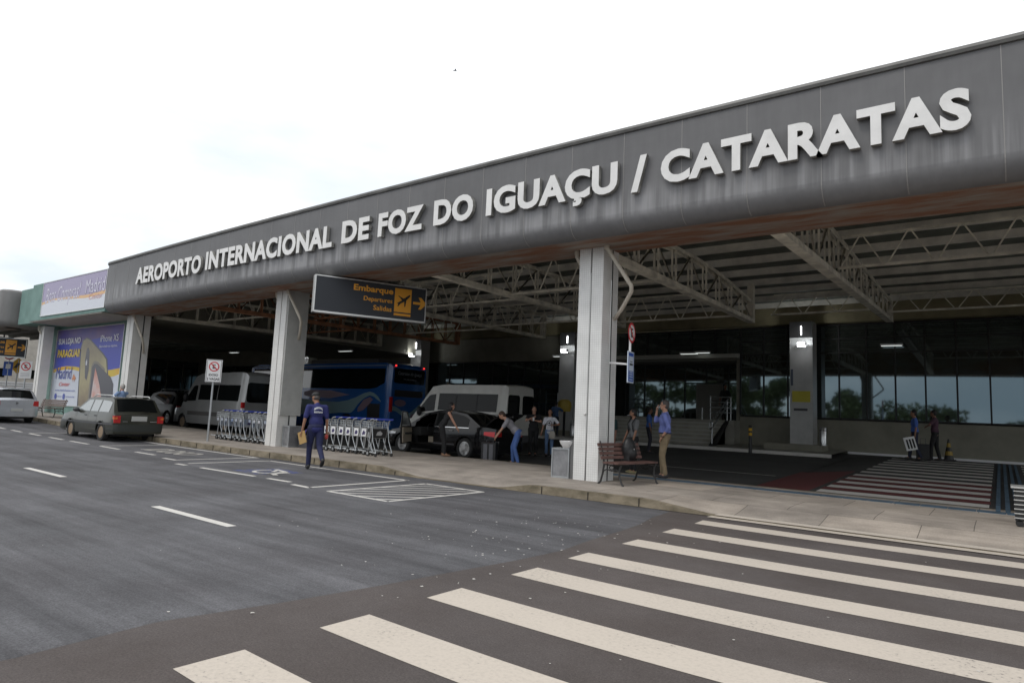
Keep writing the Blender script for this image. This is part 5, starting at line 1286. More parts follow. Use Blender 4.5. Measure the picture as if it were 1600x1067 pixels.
def suv():
    t = thing('parked_car', 'dark car with roof bars in the shade ahead of the silver van', 'car', (-33.2, 17.4, .17), PI)
    pt = paint('paint_near_black', (.008, .008, .009), .3, 0, 0, 0)
    c = Car(4.6, 1.85, [(0, 1.0), (3.2, 1.02), (4.4, .9), (4.6, .7)], [(.05, 1.0), (.3, 1.55), (.8, 1.72), (2.3, 1.72), (2.9, 1.6), (3.5, 1.0)], [.9, 3.6], .36, tumble=.22, cab=(.05, 3.5), end_w=.86)
    c.body('body', pt, t); c.side('side_window', [(0, 1.08), (4, 1.08)], [(.4, 1.4), (.8, 1.58), (2.4, 1.6), (3.1, 1.15)], .5, 3.0, 'glass', t); c.top('rear_window', .08, .3, .85, .85, 'glass', t); c.top('windscreen', 2.95, 3.45, .9, .9, 'glass', t)
    for sg in (1, -1):
        b = MB(); b.box((-.02, sg*.88, .8), (.08, sg*.70, 1.0)); b.build('tail_lamp', 'tail', t); b = MB(); b.tube([(.6, sg*.62, 1.74), (.7, sg*.62, 1.83), (2.3, sg*.62, 1.83), (2.4, sg*.62, 1.74)], .02, 6); b.build('roof_rail', 'alu', t)
    b = MB()
    for x in (.9, 1.5, 2.1): b.tube([(x, -.62, 1.84), (x, .62, 1.84)], .02, 6)
    b.build('roof_bar', 'alu', t); c.bumper('bumper', False, .35, .65, pt, t); c.wheels(t); c.mirror(t, 2.9, 1.12, pt)
suv()
# --- coach -----------------------------------------------------------------
def coach():
    t = thing('coach', 'blue coach with pale wave graphics and twin red marker lamps in the covered lane', 'bus', (-23.2, 22.75, .12), PI)
    pt = paint('paint_coach_blue', (.010, .085, .30), .25, .1, .7, .03)
    c = Car(12.0, 2.5, [(0, 2.2), (11.9, 2.2), (12, 2.1)], [(0, 3.36), (.10, 3.50), (.5, 3.58), (11, 3.58), (11.8, 3.4), (12, 2.9)], [3.0, 9.5], .50, sill=.34, tumble=.03, end_w=.93, cab=(0, 12), bulge=.012, endr=.045, crown=.06)
    c.body('body', pt, t)
    c.side('side_window', [(.4, 2.62), (1.0, 2.36), (1.6, 2.30), (12, 2.30)], [(.4, 3.30), (12, 3.34)], .42, 11.5, 'coachglass', t, n=60, sides=(1, -1))
    c.side('roof_stripe', [(0, 3.42), (12, 3.42)], [(0, 3.49), (12, 3.49)], .4, 11.6, mat('coach_pale_line', (.10, .16, .28), .4), t, n=40, m_=1)
    teal = mat('coach_pale_wave', (.17, .27, .30), .4); pk = mat('coach_pink', (.19, .13, .17), .4)
    wtop = [(.55, 1.70), (.8, 1.95), (1.1, 2.12), (1.4, 2.17), (1.8, 2.10), (2.4, 1.88), (3.0, 1.72), (3.8, 1.62), (5, 1.62), (7, 1.74), (9, 1.6)]
    wbot = [(.55, 1.69), (.8, 1.78), (1.1, 1.94), (1.4, 1.99), (1.8, 1.84), (2.2, 1.55), (2.5, 1.22), (2.7, 1.10), (3.6, 1.08), (5, .95), (7, .9), (9, 1.0)]
    c.side('wave_graphic', wbot, wtop, .55, 9, teal, t, n=70, sides=(1,), eps=.010)
    c.side('blob_graphic', [(2.9, 1.99), (4.4, 1.80), (6, 1.84), (6.6, 1.92)], [(2.9, 2.0), (4.4, 2.20), (6, 2.20), (6.6, 2.1)], 2.9, 6.6, pk, t, n=30, sides=(1,), eps=.014)
    c.side('blob_graphic', [(1.15, 1.78), (1.4, 1.55), (1.8, 1.25), (2.1, 1.18)], [(1.15, 1.80), (1.35, 1.92), (1.8, 1.78), (2.3, 1.25)], 1.15, 2.2, pk, t, n=16, sides=(1,), eps=.014)
    c.side('engine_grille', [(0, .7), (3, .7)], [(0, 1.6), (3, 1.6)], .62, 1.5, 'black', t, sides=(1,), eps=.012)
    # rear
    b = MB(); b.prism(polyround(-1.02, 1.02, 2.62, 3.34, .10), lambda u, v, d: (-.008-d, u, v), 0, .012); b.build('rear_window', 'glass', t)
    b = MB(); put_text(b, 'Cataratas do Iguaçu', lambda u, v, d: (-.022-d, -u, v), -.8, .8, 2.98, 3.20, 0, .002, .0, 0, 1, .3); put_text(b, 'TURISMO', lambda u, v, d: (-.022-d, -u, v), -.45, .45, 2.80, 2.86, 0, .002)
    b.v = [v for v in b.v]; b.build('lettering', mat('coach_text', (.22, .24, .26), .5), t)
    b = MB(); b.prism(polyround(-.95, .95, 1.98, 2.30, .06), lambda u, v, d: (-.008-d, u, v), 0, .012); b.build('rear_grille', 'black', t)
    b = MB(); n = 16
    vs = []
    for i in range(n+1):
        u = -1.05+2.1*i/n; f_ = (u+1.05)/2.1; z1 = 1.20+.22*math.sin(PI*2*(f_-.25))*-1+.25*f_-.1; vs += [(-.012, -u, z1+.20), (-.012, -u, z1-.02)]
    for i in range(n+1): pass
    b.add(vs, [(2*i, 2*i+2, 2*i+3, 2*i+1) for i in range(n)]); b.build('wave_graphic', teal, t, fixn=False)
    b = MB(); b.add([(-.014, .55+.38*math.cos(R(20*k)), 1.68+.17*math.sin(R(20*k))) for k in range(18)], [tuple(range(18))]); b.add([(-.014, -.5+.34*math.cos(R(20*k)), 1.05+.17*math.sin(R(20*k))) for k in range(18)], [tuple(range(18))]); b.build('blob_graphic', pk, t, fixn=False)
    for sg in (1, -1):
        b = MB(); b.box((-.03, sg*1.19, 1.25), (.12, sg*1.06, 1.95)); b.build('tail_lamp', 'tail', t)
        b = MB(); b.ell((-.01, sg*.95, 3.46), (.03, .06, .04)); b.build('marker_lamp', mat('marker_red_lit', (1, .04, .03), .4, emit=1.6), t)
    c.bumper('bumper', False, .36, .80, pt, t, out=.06); c.wheels(t, 'rimb', 8, w_=.28, cover=True)
    b = MB(); b.box((1.2, -1.0, 3.60), (6.5, 1.0, 3.80)); b.build('air_conditioner', mat('coach_dark', (.05, .05, .055), .5), t)
    b = MB(); b.prism(polyround(-.25, .25, .86, 1.0, .02), lambda u, v, d: (-.07-d, u, v), 0, .01); b.build('number_plate', 'plate', t)
coach()
# ================================================================ PEOPLE
def capsule(mb, p, r0, q, r1, n=10, mi=0, fl=None):
    p, q = Vector(p), Vector(q); d = q-p
    if d.length < 1e-5: d = Vector((0, 0, 1e-3))
    u = d.normalized(); pts = []; rs = []
    for k in (0, 1, 2): a = R(90-30*k); pts.append(p-u*r0*math.sin(a)*.98); rs.append(max(.001, r0*math.cos(a)))
    pts.append(p+u*1e-4); rs.append(r0); pts.append(q-u*1e-4); rs.append(r1)
    for k in (1, 2, 3): a = R(30*k); pts.append(q+u*r1*math.sin(a)*.98); rs.append(max(.001, r1*math.cos(a)))
    mb.tube(pts, rs, n, mi)
def remesh(mb, name, mt, parent, vox=.016, smooth=3):
    me = bpy.data.meshes.new('tmp'); me.from_pydata([tuple(v) for v in mb.v], [], mb.f); me.update()
    bm = bmesh.new(); bm.from_mesh(me); bmesh.ops.recalc_face_normals(bm, faces=bm.faces); bm.to_mesh(me); bm.free()
    o = bpy.data.objects.new('tmp', me); COL.objects.link(o)
    m_ = o.modifiers.new('r', 'REMESH'); m_.mode = 'VOXEL'; m_.voxel_size = vox; m_.use_smooth_shade = True
    s_ = o.modifiers.new('s', 'SMOOTH'); s_.factor = .5; s_.iterations = smooth
    dg = bpy.context.evaluated_depsgraph_get(); dg.update()
    res = bpy.data.meshes.new_from_object(o.evaluated_get(dg)); res.name = name
    bpy.data.objects.remove(o); bpy.data.meshes.remove(me)
    res.materials.clear(); res.materials.append(M[mt] if isinstance(mt, str) else mt)
    r_ = bpy.data.objects.new(name, res); COL.objects.link(r_); r_.parent = parent; OFF[r_.name] = Vector((0, 0, 0))
    return r_
def ik(a, b, l1, l2, hint):
    a, b = Vector(a), Vector(b); d = b-a; D = min(d.length, (l1+l2)*.995)
    if D < 1e-4: D = .1
    u = d.normalized(); x = (l1*l1-l2*l2+D*D)/(2*D); h = math.sqrt(max(0, l1*l1-x*x)); hv = Vector(hint); hv = hv-u*hv.dot(u)
    hv = hv.normalized() if hv.length > 1e-5 else u.orthogonal()
    return a+u*x+hv*h, a+u*D
SK = mat('skin_light', (.46, .25, .17), .55); SKT = mat('skin_tan', (.30, .15, .09), .55); SKD = mat('skin_shade', (.20, .10, .065), .6)
HB = mat('hair_black', (.012, .010, .010), .6); HG = mat('hair_grey', (.07, .06, .055), .6); HBR = mat('hair_brown', (.05, .025, .015), .6); HW = mat('hair_white', (.4, .38, .36), .7)
def person(label, loc, face, H=1.74, top=(.2, .2, .2), bot=(.05, .06, .12), shoe=(.02, .02, .02), skin=SK, hair=HB, hairlen=0, sleeve=.45, lean=0, lean_side=0, pel=(0, 0), drop=0,
           hR=None, hL=None, fR=(.10, 0, 0), fL=(-.10, 0, 0), eR=(.3, -1, -.2), eL=(-.3, -1, -.2), head=(0, 0), fat=1.0, group=None, tuck=True, bare=False, cap=None, twist=0, ankR=0, ankL=0, kneeR=(0.05, 1, 0), kneeL=(-.05, 1, 0), name='person', collar=False, rough=.85):
    """local axes: x to the person's right, y forward, z up; face = compass direction faced, degrees from +X"""
    t = thing(name, label, 'person', loc, R(face-90)); 
    if group: t['group'] = group
    S = H/1.74
    def V(x, y, z): return Vector((x*S, y*S, z*S))
    hipz = .93-drop; P = V(pel[0], pel[1], hipz)
    rl = Euler((-R(lean), R(lean_side), 0)).to_matrix(); tw = Matrix.Rotation(R(twist), 3, 'Z')
    def T(x, y, z): return P+rl @ (tw @ V(x, y, z))
    ch, nk = T(0, .01, .36), T(0, 0, .53)
    shR, shL = T(.168*fat, -.01, .455), T(-.168*fat, -.01, .455)
    hd = Euler((R(head[0]), 0, R(head[1]))).to_matrix(); hr = (rl if abs(lean) < 25 else Euler((-R(lean*.75), R(lean_side), 0)).to_matrix()) @ tw @ hd
    hc = nk+(hr @ V(0, .035, .145))
    def Hd(x, y, z): return hc+hr @ V(x, y, z)
    # arms
    arms = []
    for s_, sh, tgt, hint in ((1, shR, hR, eR), (-1, shL, hL, eL)):
        if tgt is None: tgt = (s_*.27*fat, .06, hipz-.10)
        tg = V(*tgt)
        el, wr = ik(sh, tg, .285*S, .25*S, hint); arms.append((s_, sh, el, wr))
    legs = []
    for s_, ft, kn, an in ((1, fR, kneeR, ankR), (-1, fL, kneeL, ankL)):
        hip = P+V(s_*.09, 0, -.02); ank = V(ft[0], ft[1], ft[2]+.085)
        k, a_ = ik(hip, ank, .417*S, .417*S, kn); legs.append((s_, hip, k, a_, an))
    # ---- body, one surface
    b = MB(); F = fat
    b.ell(Hd(0, 0, .03), (.073*S, .090*S, .100*S), hr); b.ell(Hd(0, .018, -.045), (.056*S, .068*S, .065*S), hr)
    b.ell(Hd(0, .094, -.005), (.013*S, .017*S, .024*S), hr); 
    for s_ in (1, -1): b.ell(Hd(s_*.075, -.005, 0), (.012*S, .02*S, .03*S), hr)
    capsule(b, hc+hr @ V(0, -.01, -.05), .052*S, nk-(nk-ch).normalized()*.03, .062*S)
    capsule(b, shR, .055*S, shL, .055*S); b.ell(ch, (.145*S*F, .10*S*F, .17*S), rl @ tw); b.ell(T(0, .01, .12), (.13*S*F, .10*S*F, .16*S), rl @ tw); b.ell(P, (.145*S*F, .105*S*F, .11*S))
    for s_, sh, el, wr in arms:
        capsule(b, sh, .048*S, el, .037*S); capsule(b, el, .038*S, wr, .026*S)
        hdir = (wr-el).normalized(); hand = wr+hdir*.05*S; b.ell(hand, (.036*S, .022*S, .045*S), hdir.to_track_quat('Z', 'Y').to_matrix())
    for s_, hip, k, a_, an in legs: capsule(b, hip, .078*S*F, k, .052*S); capsule(b, k, .053*S, a_, .036*S); capsule(b, a_, .04*S, a_+V(0, .08, -.05), .035*S)
    bo_ = remesh(b, 'body', skin, t, .0135*S if H > 1 else .02, 2)
    # fingers added to the same mesh
    f_ = MB()
    for s_, sh, el, wr in arms:
        hdir = (wr-el).normalized(); sidev = hdir.cross(Vector((0, 1, 0))); sidev = sidev.normalized() if sidev.length > .1 else Vector((1, 0, 0)); nrm = hdir.cross(sidev).normalized()
        for k in range(4):
            o_ = wr+hdir*.078*S+sidev*(-.027+.018*k)*S; ln = (.062, .072, .066, .05)[k]*S
            f_.tube([o_, o_+hdir*ln*.5+nrm*.006*S, o_+hdir*ln*.9+nrm*.026*S], [.0088*S, .008*S, .006*S], 6)
        o_ = wr+hdir*.03*S+sidev*.034*S; f_.tube([o_, o_+hdir*.03*S+sidev*.018*S, o_+hdir*.055*S+sidev*.014*S+nrm*.012*S], [.011*S, .01*S, .007*S], 6)
    bm = bmesh.new(); bm.from_mesh(bo_.data); off = [bm.verts.new(v) for v in f_.v]; bm.verts.ensure_lookup_table()
    for fc in f_.f:
        try: q = bm.faces.new([off[i] for i in fc]); q.smooth = True
        except ValueError: pass
    bm.to_mesh(bo_.data); bm.free()
    # ---- clothes
    tm = mat('cloth_%02x%02x%02x' % tuple(int(255*c) for c in top), top, rough, var=.14, vs_=9, bump=.25, bs=14) if top else None
    bmn = mat('cloth_%02x%02x%02x' % tuple(int(255*c) for c in bot), bot, rough, var=.16, vs_=9, bump=.25, bs=14)
    if top:
        b = MB(); g = .016*S
        b.ell(ch+rl @ V(0, 0, -.01), (.158*S*F, .118*S*F, .19*S), rl @ tw); b.ell(T(0, .012, .12), (.146*S*F, .118*S*F, .18*S), rl @ tw); b.ell(T(0, 0, .075 if tuck else -.03), (.156*S*F, .120*S*F, .09*S if tuck else .11*S), rl @ tw)
        capsule(b, shR+(shL-shR)*.08, .062*S, shL+(shR-shL)*.08, .062*S); capsule(b, T(0, -.005, .44), .09*S, T(0, -.005, .51), .066*S)
        for s_, sh, el, wr in arms:
            if bare: continue
            if sleeve <= .5: capsule(b, sh, .066*S, sh+(el-sh)*sleeve*2*.85, .060*S)
            else: capsule(b, sh, .064*S, el, .052*S); capsule(b, el, .052*S, el+(wr-el)*(sleeve-.5)*2*.97, .040*S)
        cl = remesh(b, 'shirt', tm, t, .015*S, 2)
    b = MB(); b.ell(P+V(0, 0, .02), (.158*S*F, .120*S*F, .10*S))
    for s_, hip, k, a_, an in legs: capsule(b, hip, .094*S*F, k, .068*S); capsule(b, k, .066*S, a_-(a_-k)*.02, .054*S)
    remesh(b, 'trousers', bmn, t, .015*S, 2)
    for s_, hip, k, a_, an in legs:
        rt = Euler((R(an), 0, 0)).to_matrix(); b = MB()
        b.ell(a_+rt @ V(0, .06, -.052), (.045*S, .135*S, .042*S), rt); b.ell(a_+rt @ V(0, -.01, -.03), (.042*S, .06*S, .055*S), rt)
        remesh(b, 'shoe', mat('shoe_%02x%02x%02x' % tuple(int(255*c) for c in shoe), shoe, .5), t, .012, 1)
    # hair, eyes, mouth
    b = MB()
    if cap is None:
        b.ell(Hd(0, -.018, .050), (.082*S, .094*S, .092*S), hr); b.ell(Hd(0, -.045, .01), (.078*S, .066*S, .085*S), hr)
        if hairlen: b.ell(Hd(0, -.055, -.06*hairlen), (.085*S, .055*S, .11*S*hairlen), hr); b.ell(Hd(.06, -.02, -.05*hairlen), (.03*S, .05*S, .09*S*hairlen), hr); b.ell(Hd(-.06, -.02, -.05*hairlen), (.03*S, .05*S, .09*S*hairlen), hr)
        # carve the face by keeping only what lies behind it
        ho = remesh(b, 'hair', hair, t, .011, 1)
    else:
        b.ell(Hd(0, -.03, -.005), (.076*S, .076*S, .065*S), hr); remesh(b, 'hair', HG, t, .012, 1)
        b = MB(); b.ell(Hd(0, -.005, .065), (.084*S, .102*S, .072*S), hr); b.ell(Hd(0, .11, .05), (.062*S, .075*S, .010*S), hr); remesh(b, 'cap', mat('cap_dark', cap, .7), t, .010, 1)
    for s_ in (1, -1): b = MB(); b.ell(Hd(s_*.030, .0845, .022), (.012*S, .008*S, .007*S), hr, 8, 5); b.build('eye', 'black', t)
    b = MB(); b.ell(Hd(0, .088, -.048), (.020*S, .007*S, .005*S), hr, 8, 5); b.build('mouth', mat('lips', (.30, .09, .07), .5), t)
    t_info = dict(S=S, V=V, T=T, Hd=Hd, hr=hr, arms=arms, P=P, rl=rl, tw=tw, legs=legs, R=Matrix.Rotation(R(face-90), 3, 'Z'), loc=Vector(loc))
    return t, t_info
def wpt(inf, p): return inf['loc']+inf['R'] @ Vector(p)

# walking porter, seen from behind
t, I = person('man in dark blue uniform and cap walking away with a yellow envelope in his hand', (-12.78, 9.62, .012), 158, 1.80, top=(.022, .026, .12), bot=(.016, .020, .065), skin=SKT, cap=(.02, .02, .02), sleeve=.46, fat=1.12,
      lean=4, hL=(-.30, .04, .80), hR=(.27, .05, .80), fL=(-.07, .16, 0), fR=(.08, -.42, .16), ankR=-42, eL=(-.5, -.9, 0), eR=(.4, -1, 0), kneeR=(0, 1, 0), head=(-10, 32), tuck=False)
b = MB(); fnb = lambda u, v, d: I['T'](u, -.128*1.12-d, v)
def backtxt(s, v0, v1, arch, w_):
    v, f, nr = text_geo(s, .03, .05); xa = min(p[0] for p in v); xb = max(p[0] for p in v); ya = min(p[1] for p in v); yb_ = max(p[1] for p in v); pts = []
    for p in v:
        u = -w_+2*w_*(p[0]-xa)/(xb-xa); z = v0+(v1-v0)*(p[1]-ya)/(yb_-ya)+arch*(1-(u/w_)**2)
        yy = -.118*1.12*math.sqrt(max(0, 1-(u/(.158*1.12))**2))*math.sqrt(max(.3, 1-((z-.35)/.26)**2)) 
        pts.append(I['T'](u, yy-.016-(.004 if p[2] > 0 else 0), z))
    b.add(pts, f)
backtxt('REGIONAL', .375, .42, .035, .095); backtxt('POSTRANS', .315, .355, 0, .095)
sh_ = [c for c in t.children if c.name.startswith('shirt')][0]
b.build('back_print', 'white', sh_, fixn=False)
wr = I['arms'][1][3]; w0 = wpt(I, wr)
e = thing('envelope', 'yellow brown envelope held by the walking porter', 'envelope', (w0.x, w0.y, w0.z), R(190))
b = MB(); rm = Euler((0, R(20), 0)).to_matrix()
b.add([rm @ Vector(v) for v in ((-.06, -.008, -.30), (.15, -.008, -.30), (.15, -.008, -.02), (-.06, -.008, -.02), (-.06, .008, -.30), (.15, .008, -.30), (.15, .008, -.02), (-.06, .008, -.02))], [(0, 1, 2, 3), (7, 6, 5, 4), (0, 4, 5, 1), (1, 5, 6, 2), (2, 6, 7, 3), (3, 7, 4, 0)]); b.build('cover', mat('envelope_kraft', (.42, .27, .10), .7), e)
b = MB(); b.bar((-.02, -.02, -.16), (-.10, -.03, .02), .03, .01); b.build('pen', mat('pen_violet', (.15, .12, .4), .5), e)
w0 = wpt(I, I['arms'][0][3]); e = thing('red_pouch', 'small red pouch in the walking porter s right hand', 'pouch', (w0.x, w0.y, w0.z-.12))
b = MB(); b.ell((0, 0, -.02), (.05, .035, .065)); b.build('pouch', mat('pouch_red', (.45, .06, .05), .6), e)
# woman leaning to the saloon
person('woman in black sleeveless top bending towards the black saloon', (-13.42, 14.75, .155), 48, 1.66, top=(.018, .018, .019), bot=(.014, .014, .015), shoe=(.25, .14, .08), skin=SK, hair=HB, hairlen=1.0, bare=True, lean=27, pel=(0, -.10), hR=(.22, .42, .78), hL=(-.10, .46, .80), fR=(.10, .02, 0), fL=(-.12, .0, 0), eR=(1, -.2, 0), eL=(-1, -.2, 0), head=(20, 0), fat=.92)
# man bending to the suitcase
person('man in pale grey polo shirt and blue jeans bending over the black suitcase', (-11.55, 15.62, .03), 212, 1.76, top=(.27, .26, .28), bot=(.075, .14, .36), skin=SK, hair=HBR, lean=44, pel=(0, -.18), drop=.02, hR=(.22, .52, .74), hL=(-.26, .50, .66), fR=(.12, -.05, 0), fL=(-.14, -.22, 0), eR=(1, -.1, 0), eL=(-1, -.1, 0), sleeve=.42, fat=1.05, head=(-5, 0), tuck=False)
t = thing('suitcase', 'upright black and grey trolley suitcase at the bending man s hands', 'suitcase', (-12.12, 15.32, .03), R(20))
b = MB(); b.box((-.22, -.13, .05), (.22, .13, .60)); b.build('shell', 'black', t)
b = MB(); b.box((-.15, -.142, .08), (-.03, -.131, .56)); b.box((.03, -.142, .08), (.15, -.131, .56)); b.build('side_panel', mat('suitcase_grey', (.10, .10, .11), .5), t)
b = MB(); b.tube([(-.1, 0, .60), (-.1, 0, .68), (.1, 0, .68), (.1, 0, .60)], .012, 6); b.build('handle', 'dgrey', t)
b = MB()
for x in (-.18, .18): b.lathe([(.03, -.02), (.03, .02)], (x, -.08, .03), 'y', 10); b.lathe([(.03, -.02), (.03, .02)], (x, .08, .03), 'y', 10)
b.build('wheels', 'tyre', t)
# woman with a cup
t, I = person('woman in loose black clothes drinking from a white cup near the boot', (-12.95, 18.75, .12), -52, 1.68, top=(.013, .012, .013), bot=(.013, .012, .013), skin=SK, hair=HBR, hairlen=.7, sleeve=.35, hR=(.06, .20, 1.33), hL=(-.02, .27, 1.24), eR=(1, -.1, -.4), eL=(-1, -.1, -.4), fat=1.22, tuck=False)
w0 = wpt(I, I['V'](.03, .31, 1.27)); e = thing('paper_cup', 'white paper cup held by the woman in black', 'cup', w0); b = MB(); b.lathe([(.026, -.05), (.036, .06), (.0, .06)], n=12); b.build('cup', 'white', e)
b = MB(); b.lathe([(.037, .055), (.037, .068), (0, .07)], n=12); b.build('lid', 'white', e)
# woman in white T-shirt
t, I = person('woman in white t-shirt with a round dark print and blue jeans walking towards the road', (-12.35, 18.85, .12), -58, 1.60, top=(.62, .62, .66), bot=(.10, .17, .30), skin=SKT, hair=HB, hairlen=.6, sleeve=.42, hL=(-.16, .22, 1.16), hR=(.30, .02, .82), eL=(-1, -.3, -.3), fR=(.10, -.10, .01), fL=(-.10, .12, 0), fat=.98, tuck=False)
sh_ = [c for c in t.children if c.name.startswith('shirt')][0]; b = MB()
def fr(u, z, d): return I['T'](u, .118*.98*math.sqrt(max(0, 1-(u/.158)**2))*math.sqrt(max(.3, 1-((z-.35)/.26)**2))+.014+d, z)
pts = [(.02+.085*math.cos(R(a)), .30+.085*math.sin(R(a))) for a in range(0, 361, 20)]
for p, q in zip(pts, pts[1:]): b.tube([fr(p[0], p[1], .0), fr(q[0], q[1], .0)], .009, 4)
b.ell(fr(.02, .30, 0), (.035, .008, .03)); b.build('round_print', 'black', sh_)
w0 = wpt(I, I['V'](-.10, .27, 1.12)); e = thing('tote_bag', 'cream cloth bag hanging from the hand of the woman in the white t-shirt', 'bag', w0); b = MB(); b.ell((0, 0, -.30), (.13, .06, .15)); b.box((-.10, -.03, -.42), (.10, .03, -.22)); remesh(b, 'bag', mat('tote_cream', (.42, .39, .34), .8), e, .014, 3); b = MB(); b.tube([(-.07, 0, -.22), (-.02, 0, .05), (.02, 0, .05), (.07, 0, -.22)], .008, 5); b.build('strap', MATS['tote_cream'], e)
# person at the payphone
person('man in dull blue shirt standing at the yellow public phone', (-17.95, 27.9, .52), 100, 1.74, top=(.055, .10, .20), bot=(.02, .025, .04), skin=SKD, hR=(.18, .34, 1.25), eR=(1, -.3, -.4))
# gray t-shirt man leaning near bench
t, I = person('bearded young man in grey t-shirt with a cigarette standing behind the bench', (-8.05, 16.5, .04), -128, 1.74, top=(.155, .16, .165), bot=(.018, .018, .02), shoe=(.30, .26, .14), skin=SKT, hair=HB, sleeve=.42, hR=(.22, .20, .86), hL=(-.24, .16, .84), eR=(1, -.4, 0), eL=(-1, -.4, 0), head=(0, -30), fat=.98, tuck=False)
b = MB(); b.ell(I['Hd'](0, .045, -.075), (.050, .052, .040), I['hr']); b.build('beard', HB, t)
b = MB(); b.tube([I['Hd'](.01, .095, -.045), I['Hd'](.03, .17, -.055)], .005, 6); b.build('cigarette', 'white', t)
b = MB()
for s_ in (1, -1): b.tube([I['T'](s_*.12, -.06, .54), I['T'](s_*.13, .04, .555), I['T'](s_*.13, .135, .40), I['T'](s_*.155, .10, .18)], .016, 6)
b.build('backpack_strap', 'black', t)
# backpack on the bench
e = thing('backpack', 'large black backpack leaning on the right end of the bench', 'backpack', (-6.36, 12.80, .60), R(85)); b = MB(); b.ell((0, 0, .24), (.19, .13, .27)); b.ell((0, -.08, .17), (.14, .09, .16)); b.box((-.16, -.09, .0), (.16, .10, .3)); remesh(b, 'pack', 'black', e, .018, 4)
b = MB(); b.tube([(-.05, 0, .50), (-.04, 0, .56), (.04, 0, .56), (.05, 0, .50)], .012, 6); b.build('handle', 'dgrey', e); b = MB(); b.ell((-.06, -.165, .26), (.012, .004, .012)); b.build('badge', 'white', e)
# man in blue shirt smoking
t, I = person('grey haired man in light blue shirt and khaki trousers smoking at the inner kerb', (-6.38, 14.72, .155), 196, 1.82, top=(.155, .19, .46), bot=(.25, .19, .115), shoe=(.03, .028, .03), skin=SK, hair=HG, sleeve=.72, hL=(-.23, .03, .92), hR=(.07, .20, 1.50), eL=(-.3, -1, 0), eR=(.15, .35, -1), fR=(.08, .05, 0), fL=(-.09, -.03, 0), fat=1.16, head=(4, 8))
b = MB(); b.tube([I['Hd'](.005, .09, -.045), I['Hd'](.01, .165, -.04)], .005, 6); b.build('cigarette', 'white', t)
b = MB(); b.tube([I['P']+I['V'](.172*math.cos(R(a)), .135*math.sin(R(a)), .065) for a in range(0, 361, 24)], .014, 6); b.build('belt', 'black', t)
b = MB(); wr = I['arms'][1][3]; b.tube([wr+Vector((.036*math.cos(R(a)), .036*math.sin(R(a)), .0)) for a in range(0, 361, 40)], .012, 6); b.build('watch', 'black', t)
b = MB()
for s_ in (1, -1): b.tube([I['Hd'](s_*.055, .085, .022), I['Hd'](s_*.08, .0, .022)], .004, 5)
b.build('glasses', 'black', t)
# people further back
person('man in bright blue shirt behind the smoking men near the steps', (-10.9, 23.6, .27), 30, 1.72, top=(.045, .11, .33), bot=(.02, .02, .03), skin=SKD)
person('man in dark clothes standing at the top of the entrance steps', (-10.65, 31.6, 1.665), -60, 1.72, top=(.012, .012, .013), bot=(.012, .012, .013), skin=SKD)
person('person in dark green top half hidden behind the near column', (-8.95, 16.9, .06), -120, 1.70, top=(.01, .035, .035), bot=(.012, .012, .015), skin=SKD)
t, I = person('man in blue polo shirt carrying a white sign bag by the inner crossing', (-2.42, 27.0, .52), 188, 1.74, top=(.06, .13, .42), bot=(.018, .022, .045), skin=SKT, fR=(.08, .18, 0), fL=(-.08, -.16, .02), ankL=-15, hR=(.26, .12, .78), hL=(-.24, .02, .80), sleeve=.44)
w0 = wpt(I, I['arms'][1][3]); e = thing('carrier_bag', 'white rectangular bag with three black text lines carried by the man in blue polo', 'bag', (w0.x-.16, w0.y-.06, w0.z-.06), R(8)); b = MB(); rm = Euler((0, R(-14), 0)).to_matrix()
def rbx(x0, y0, z0, x1, y1, z1): b.add([rm @ Vector(v) for v in ((x0, y0, z0), (x1, y0, z0), (x1, y1, z0), (x0, y1, z0), (x0, y0, z1), (x1, y0, z1), (x1, y1, z1), (x0, y1, z1))], [(0, 3, 2, 1), (4, 5, 6, 7), (0, 1, 5, 4), (1, 2, 6, 5), (2, 3, 7, 6), (3, 0, 4, 7)])
rbx(-.20, -.04, -.46, .14, .04, 0); b.build('bag', 'white', e); b = MB()
for x in (-.14, -.05, .04): rbx(x, -.046, -.40, x+.055, -.041, -.08)
b.build('print_block', 'black', e)
person('man in dark red shirt walking beside the man in blue polo', (-1.85, 27.35, .53), 172, 1.76, top=(.075, .035, .055), bot=(.012, .012, .015), skin=SKD, hL=(-.2, .22, 1.15), eL=(-1, 0, -.4), fR=(.09, -.1, 0), fL=(-.09, .12, 0))
e = thing('suitcase', 'black suitcase between the two men on the inner crossing', 'suitcase', (-2.2, 27.1, .53)); b = MB(); b.box((-.2, -.13, .03), (.2, .13, .56)); b.build('shell', 'black', e); b = MB(); b.tube([(-.08, 0, .56), (-.08, 0, .75), (.08, 0, .75), (.08, 0, .56)], .01, 5); b.build('handle', 'dgrey', e)
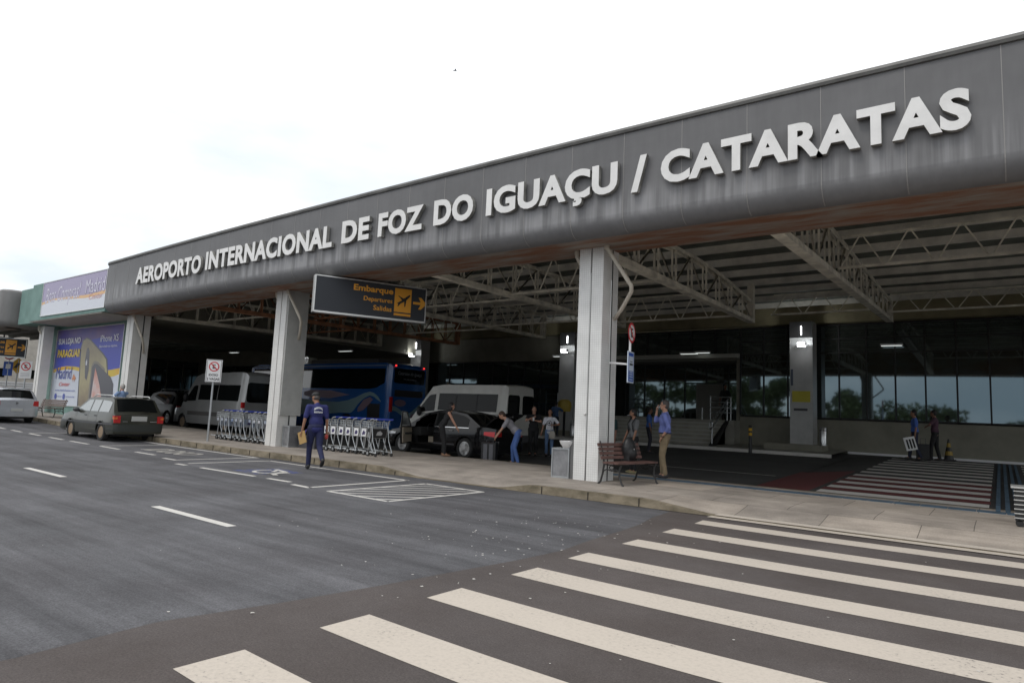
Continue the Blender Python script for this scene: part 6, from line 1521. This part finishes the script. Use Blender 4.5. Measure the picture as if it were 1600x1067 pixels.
person('grey haired man in light blue shirt with hand on chin by the phone poster', (-27.6, 11.55, .26), 195, 1.74, top=(.22, .32, .52), bot=(.03, .03, .05), skin=SK, hair=HW, hR=(.06, .16, 1.45), hL=(-.1, .2, 1.15), eR=(1, 0, -1), eL=(-1, 0, -.4), fat=1.1)

# trees across the road, seen in the windows: one far wood
random.seed(11); b = MB(); q = MB()
for k in range(46):
    x = -85+3.3*k+random.uniform(-1, 1); y = random.uniform(-48, -36); h = random.uniform(3.6, 5.6)+(5.0 if x < -24 else (2.5 if x < -17 else 0))
    if -6 < x < 4 or 18 < x < 30: h *= .55
    q.tube([(x, y, -.1), (x+.1, y, h*.5)], [.18, .08], 6)
    for j in range(4 if h < 7 else 9):
        cx_, cy_, cz = x+random.uniform(-1.7, 1.7), y+random.uniform(-1.5, 1.5), h*random.uniform(.18 if h > 7 else .45, .86); rr = random.uniform(1.3, 2.1)
        for i in range(95):
            a, c_ = random.uniform(0, 6.28), random.uniform(-1, 1); s_ = math.sqrt(1-c_*c_); r = rr*random.uniform(.5, 1.05)
            p = Vector((cx_+r*s_*math.cos(a), cy_+r*s_*math.sin(a), cz+r*c_*.75)); d1 = Vector((random.gauss(0, 1), random.gauss(0, 1), random.gauss(0, 1))).normalized()*.34; d2 = d1.orthogonal().normalized()*.27
            b.add([p-d1, p+d2, p+d1, p-d2], [(0, 1, 2, 3)])
o = b.build('far_wood', mat('foliage', (.125, .165, .06), .8, var=.45, vs_=1.2), None, fixn=False); o['kind'] = 'stuff'
o = q.build('far_wood_trunks', mat('bark', (.09, .07, .05), .9)); o['kind'] = 'stuff'

t = thing('bird', 'tiny dark bird flying in the white sky above the canopy', 'bird', (-45, 48, 37.2), R(60))
b = MB(); b.ell((0, 0, 0), (.13, .04, .04)); b.ell((.17, 0, .02), (.05, .035, .035)); b.add([(-.14, -.03, 0), (-.28, -.06, .01), (-.28, .06, .01), (-.14, .03, 0)], [(0, 1, 2, 3)]); b.build('body', 'dgrey', t)
for s_ in (1, -1): b = MB(); b.add([(.08, .03*s_, .02), (-.06, .03*s_, .02), (-.08, .2*s_, .10), (-.12, .3*s_, .04), (.03, .2*s_, .11)], [(0, 1, 2, 4), (4, 2, 3)]); b.build('wing', 'dgrey', t)
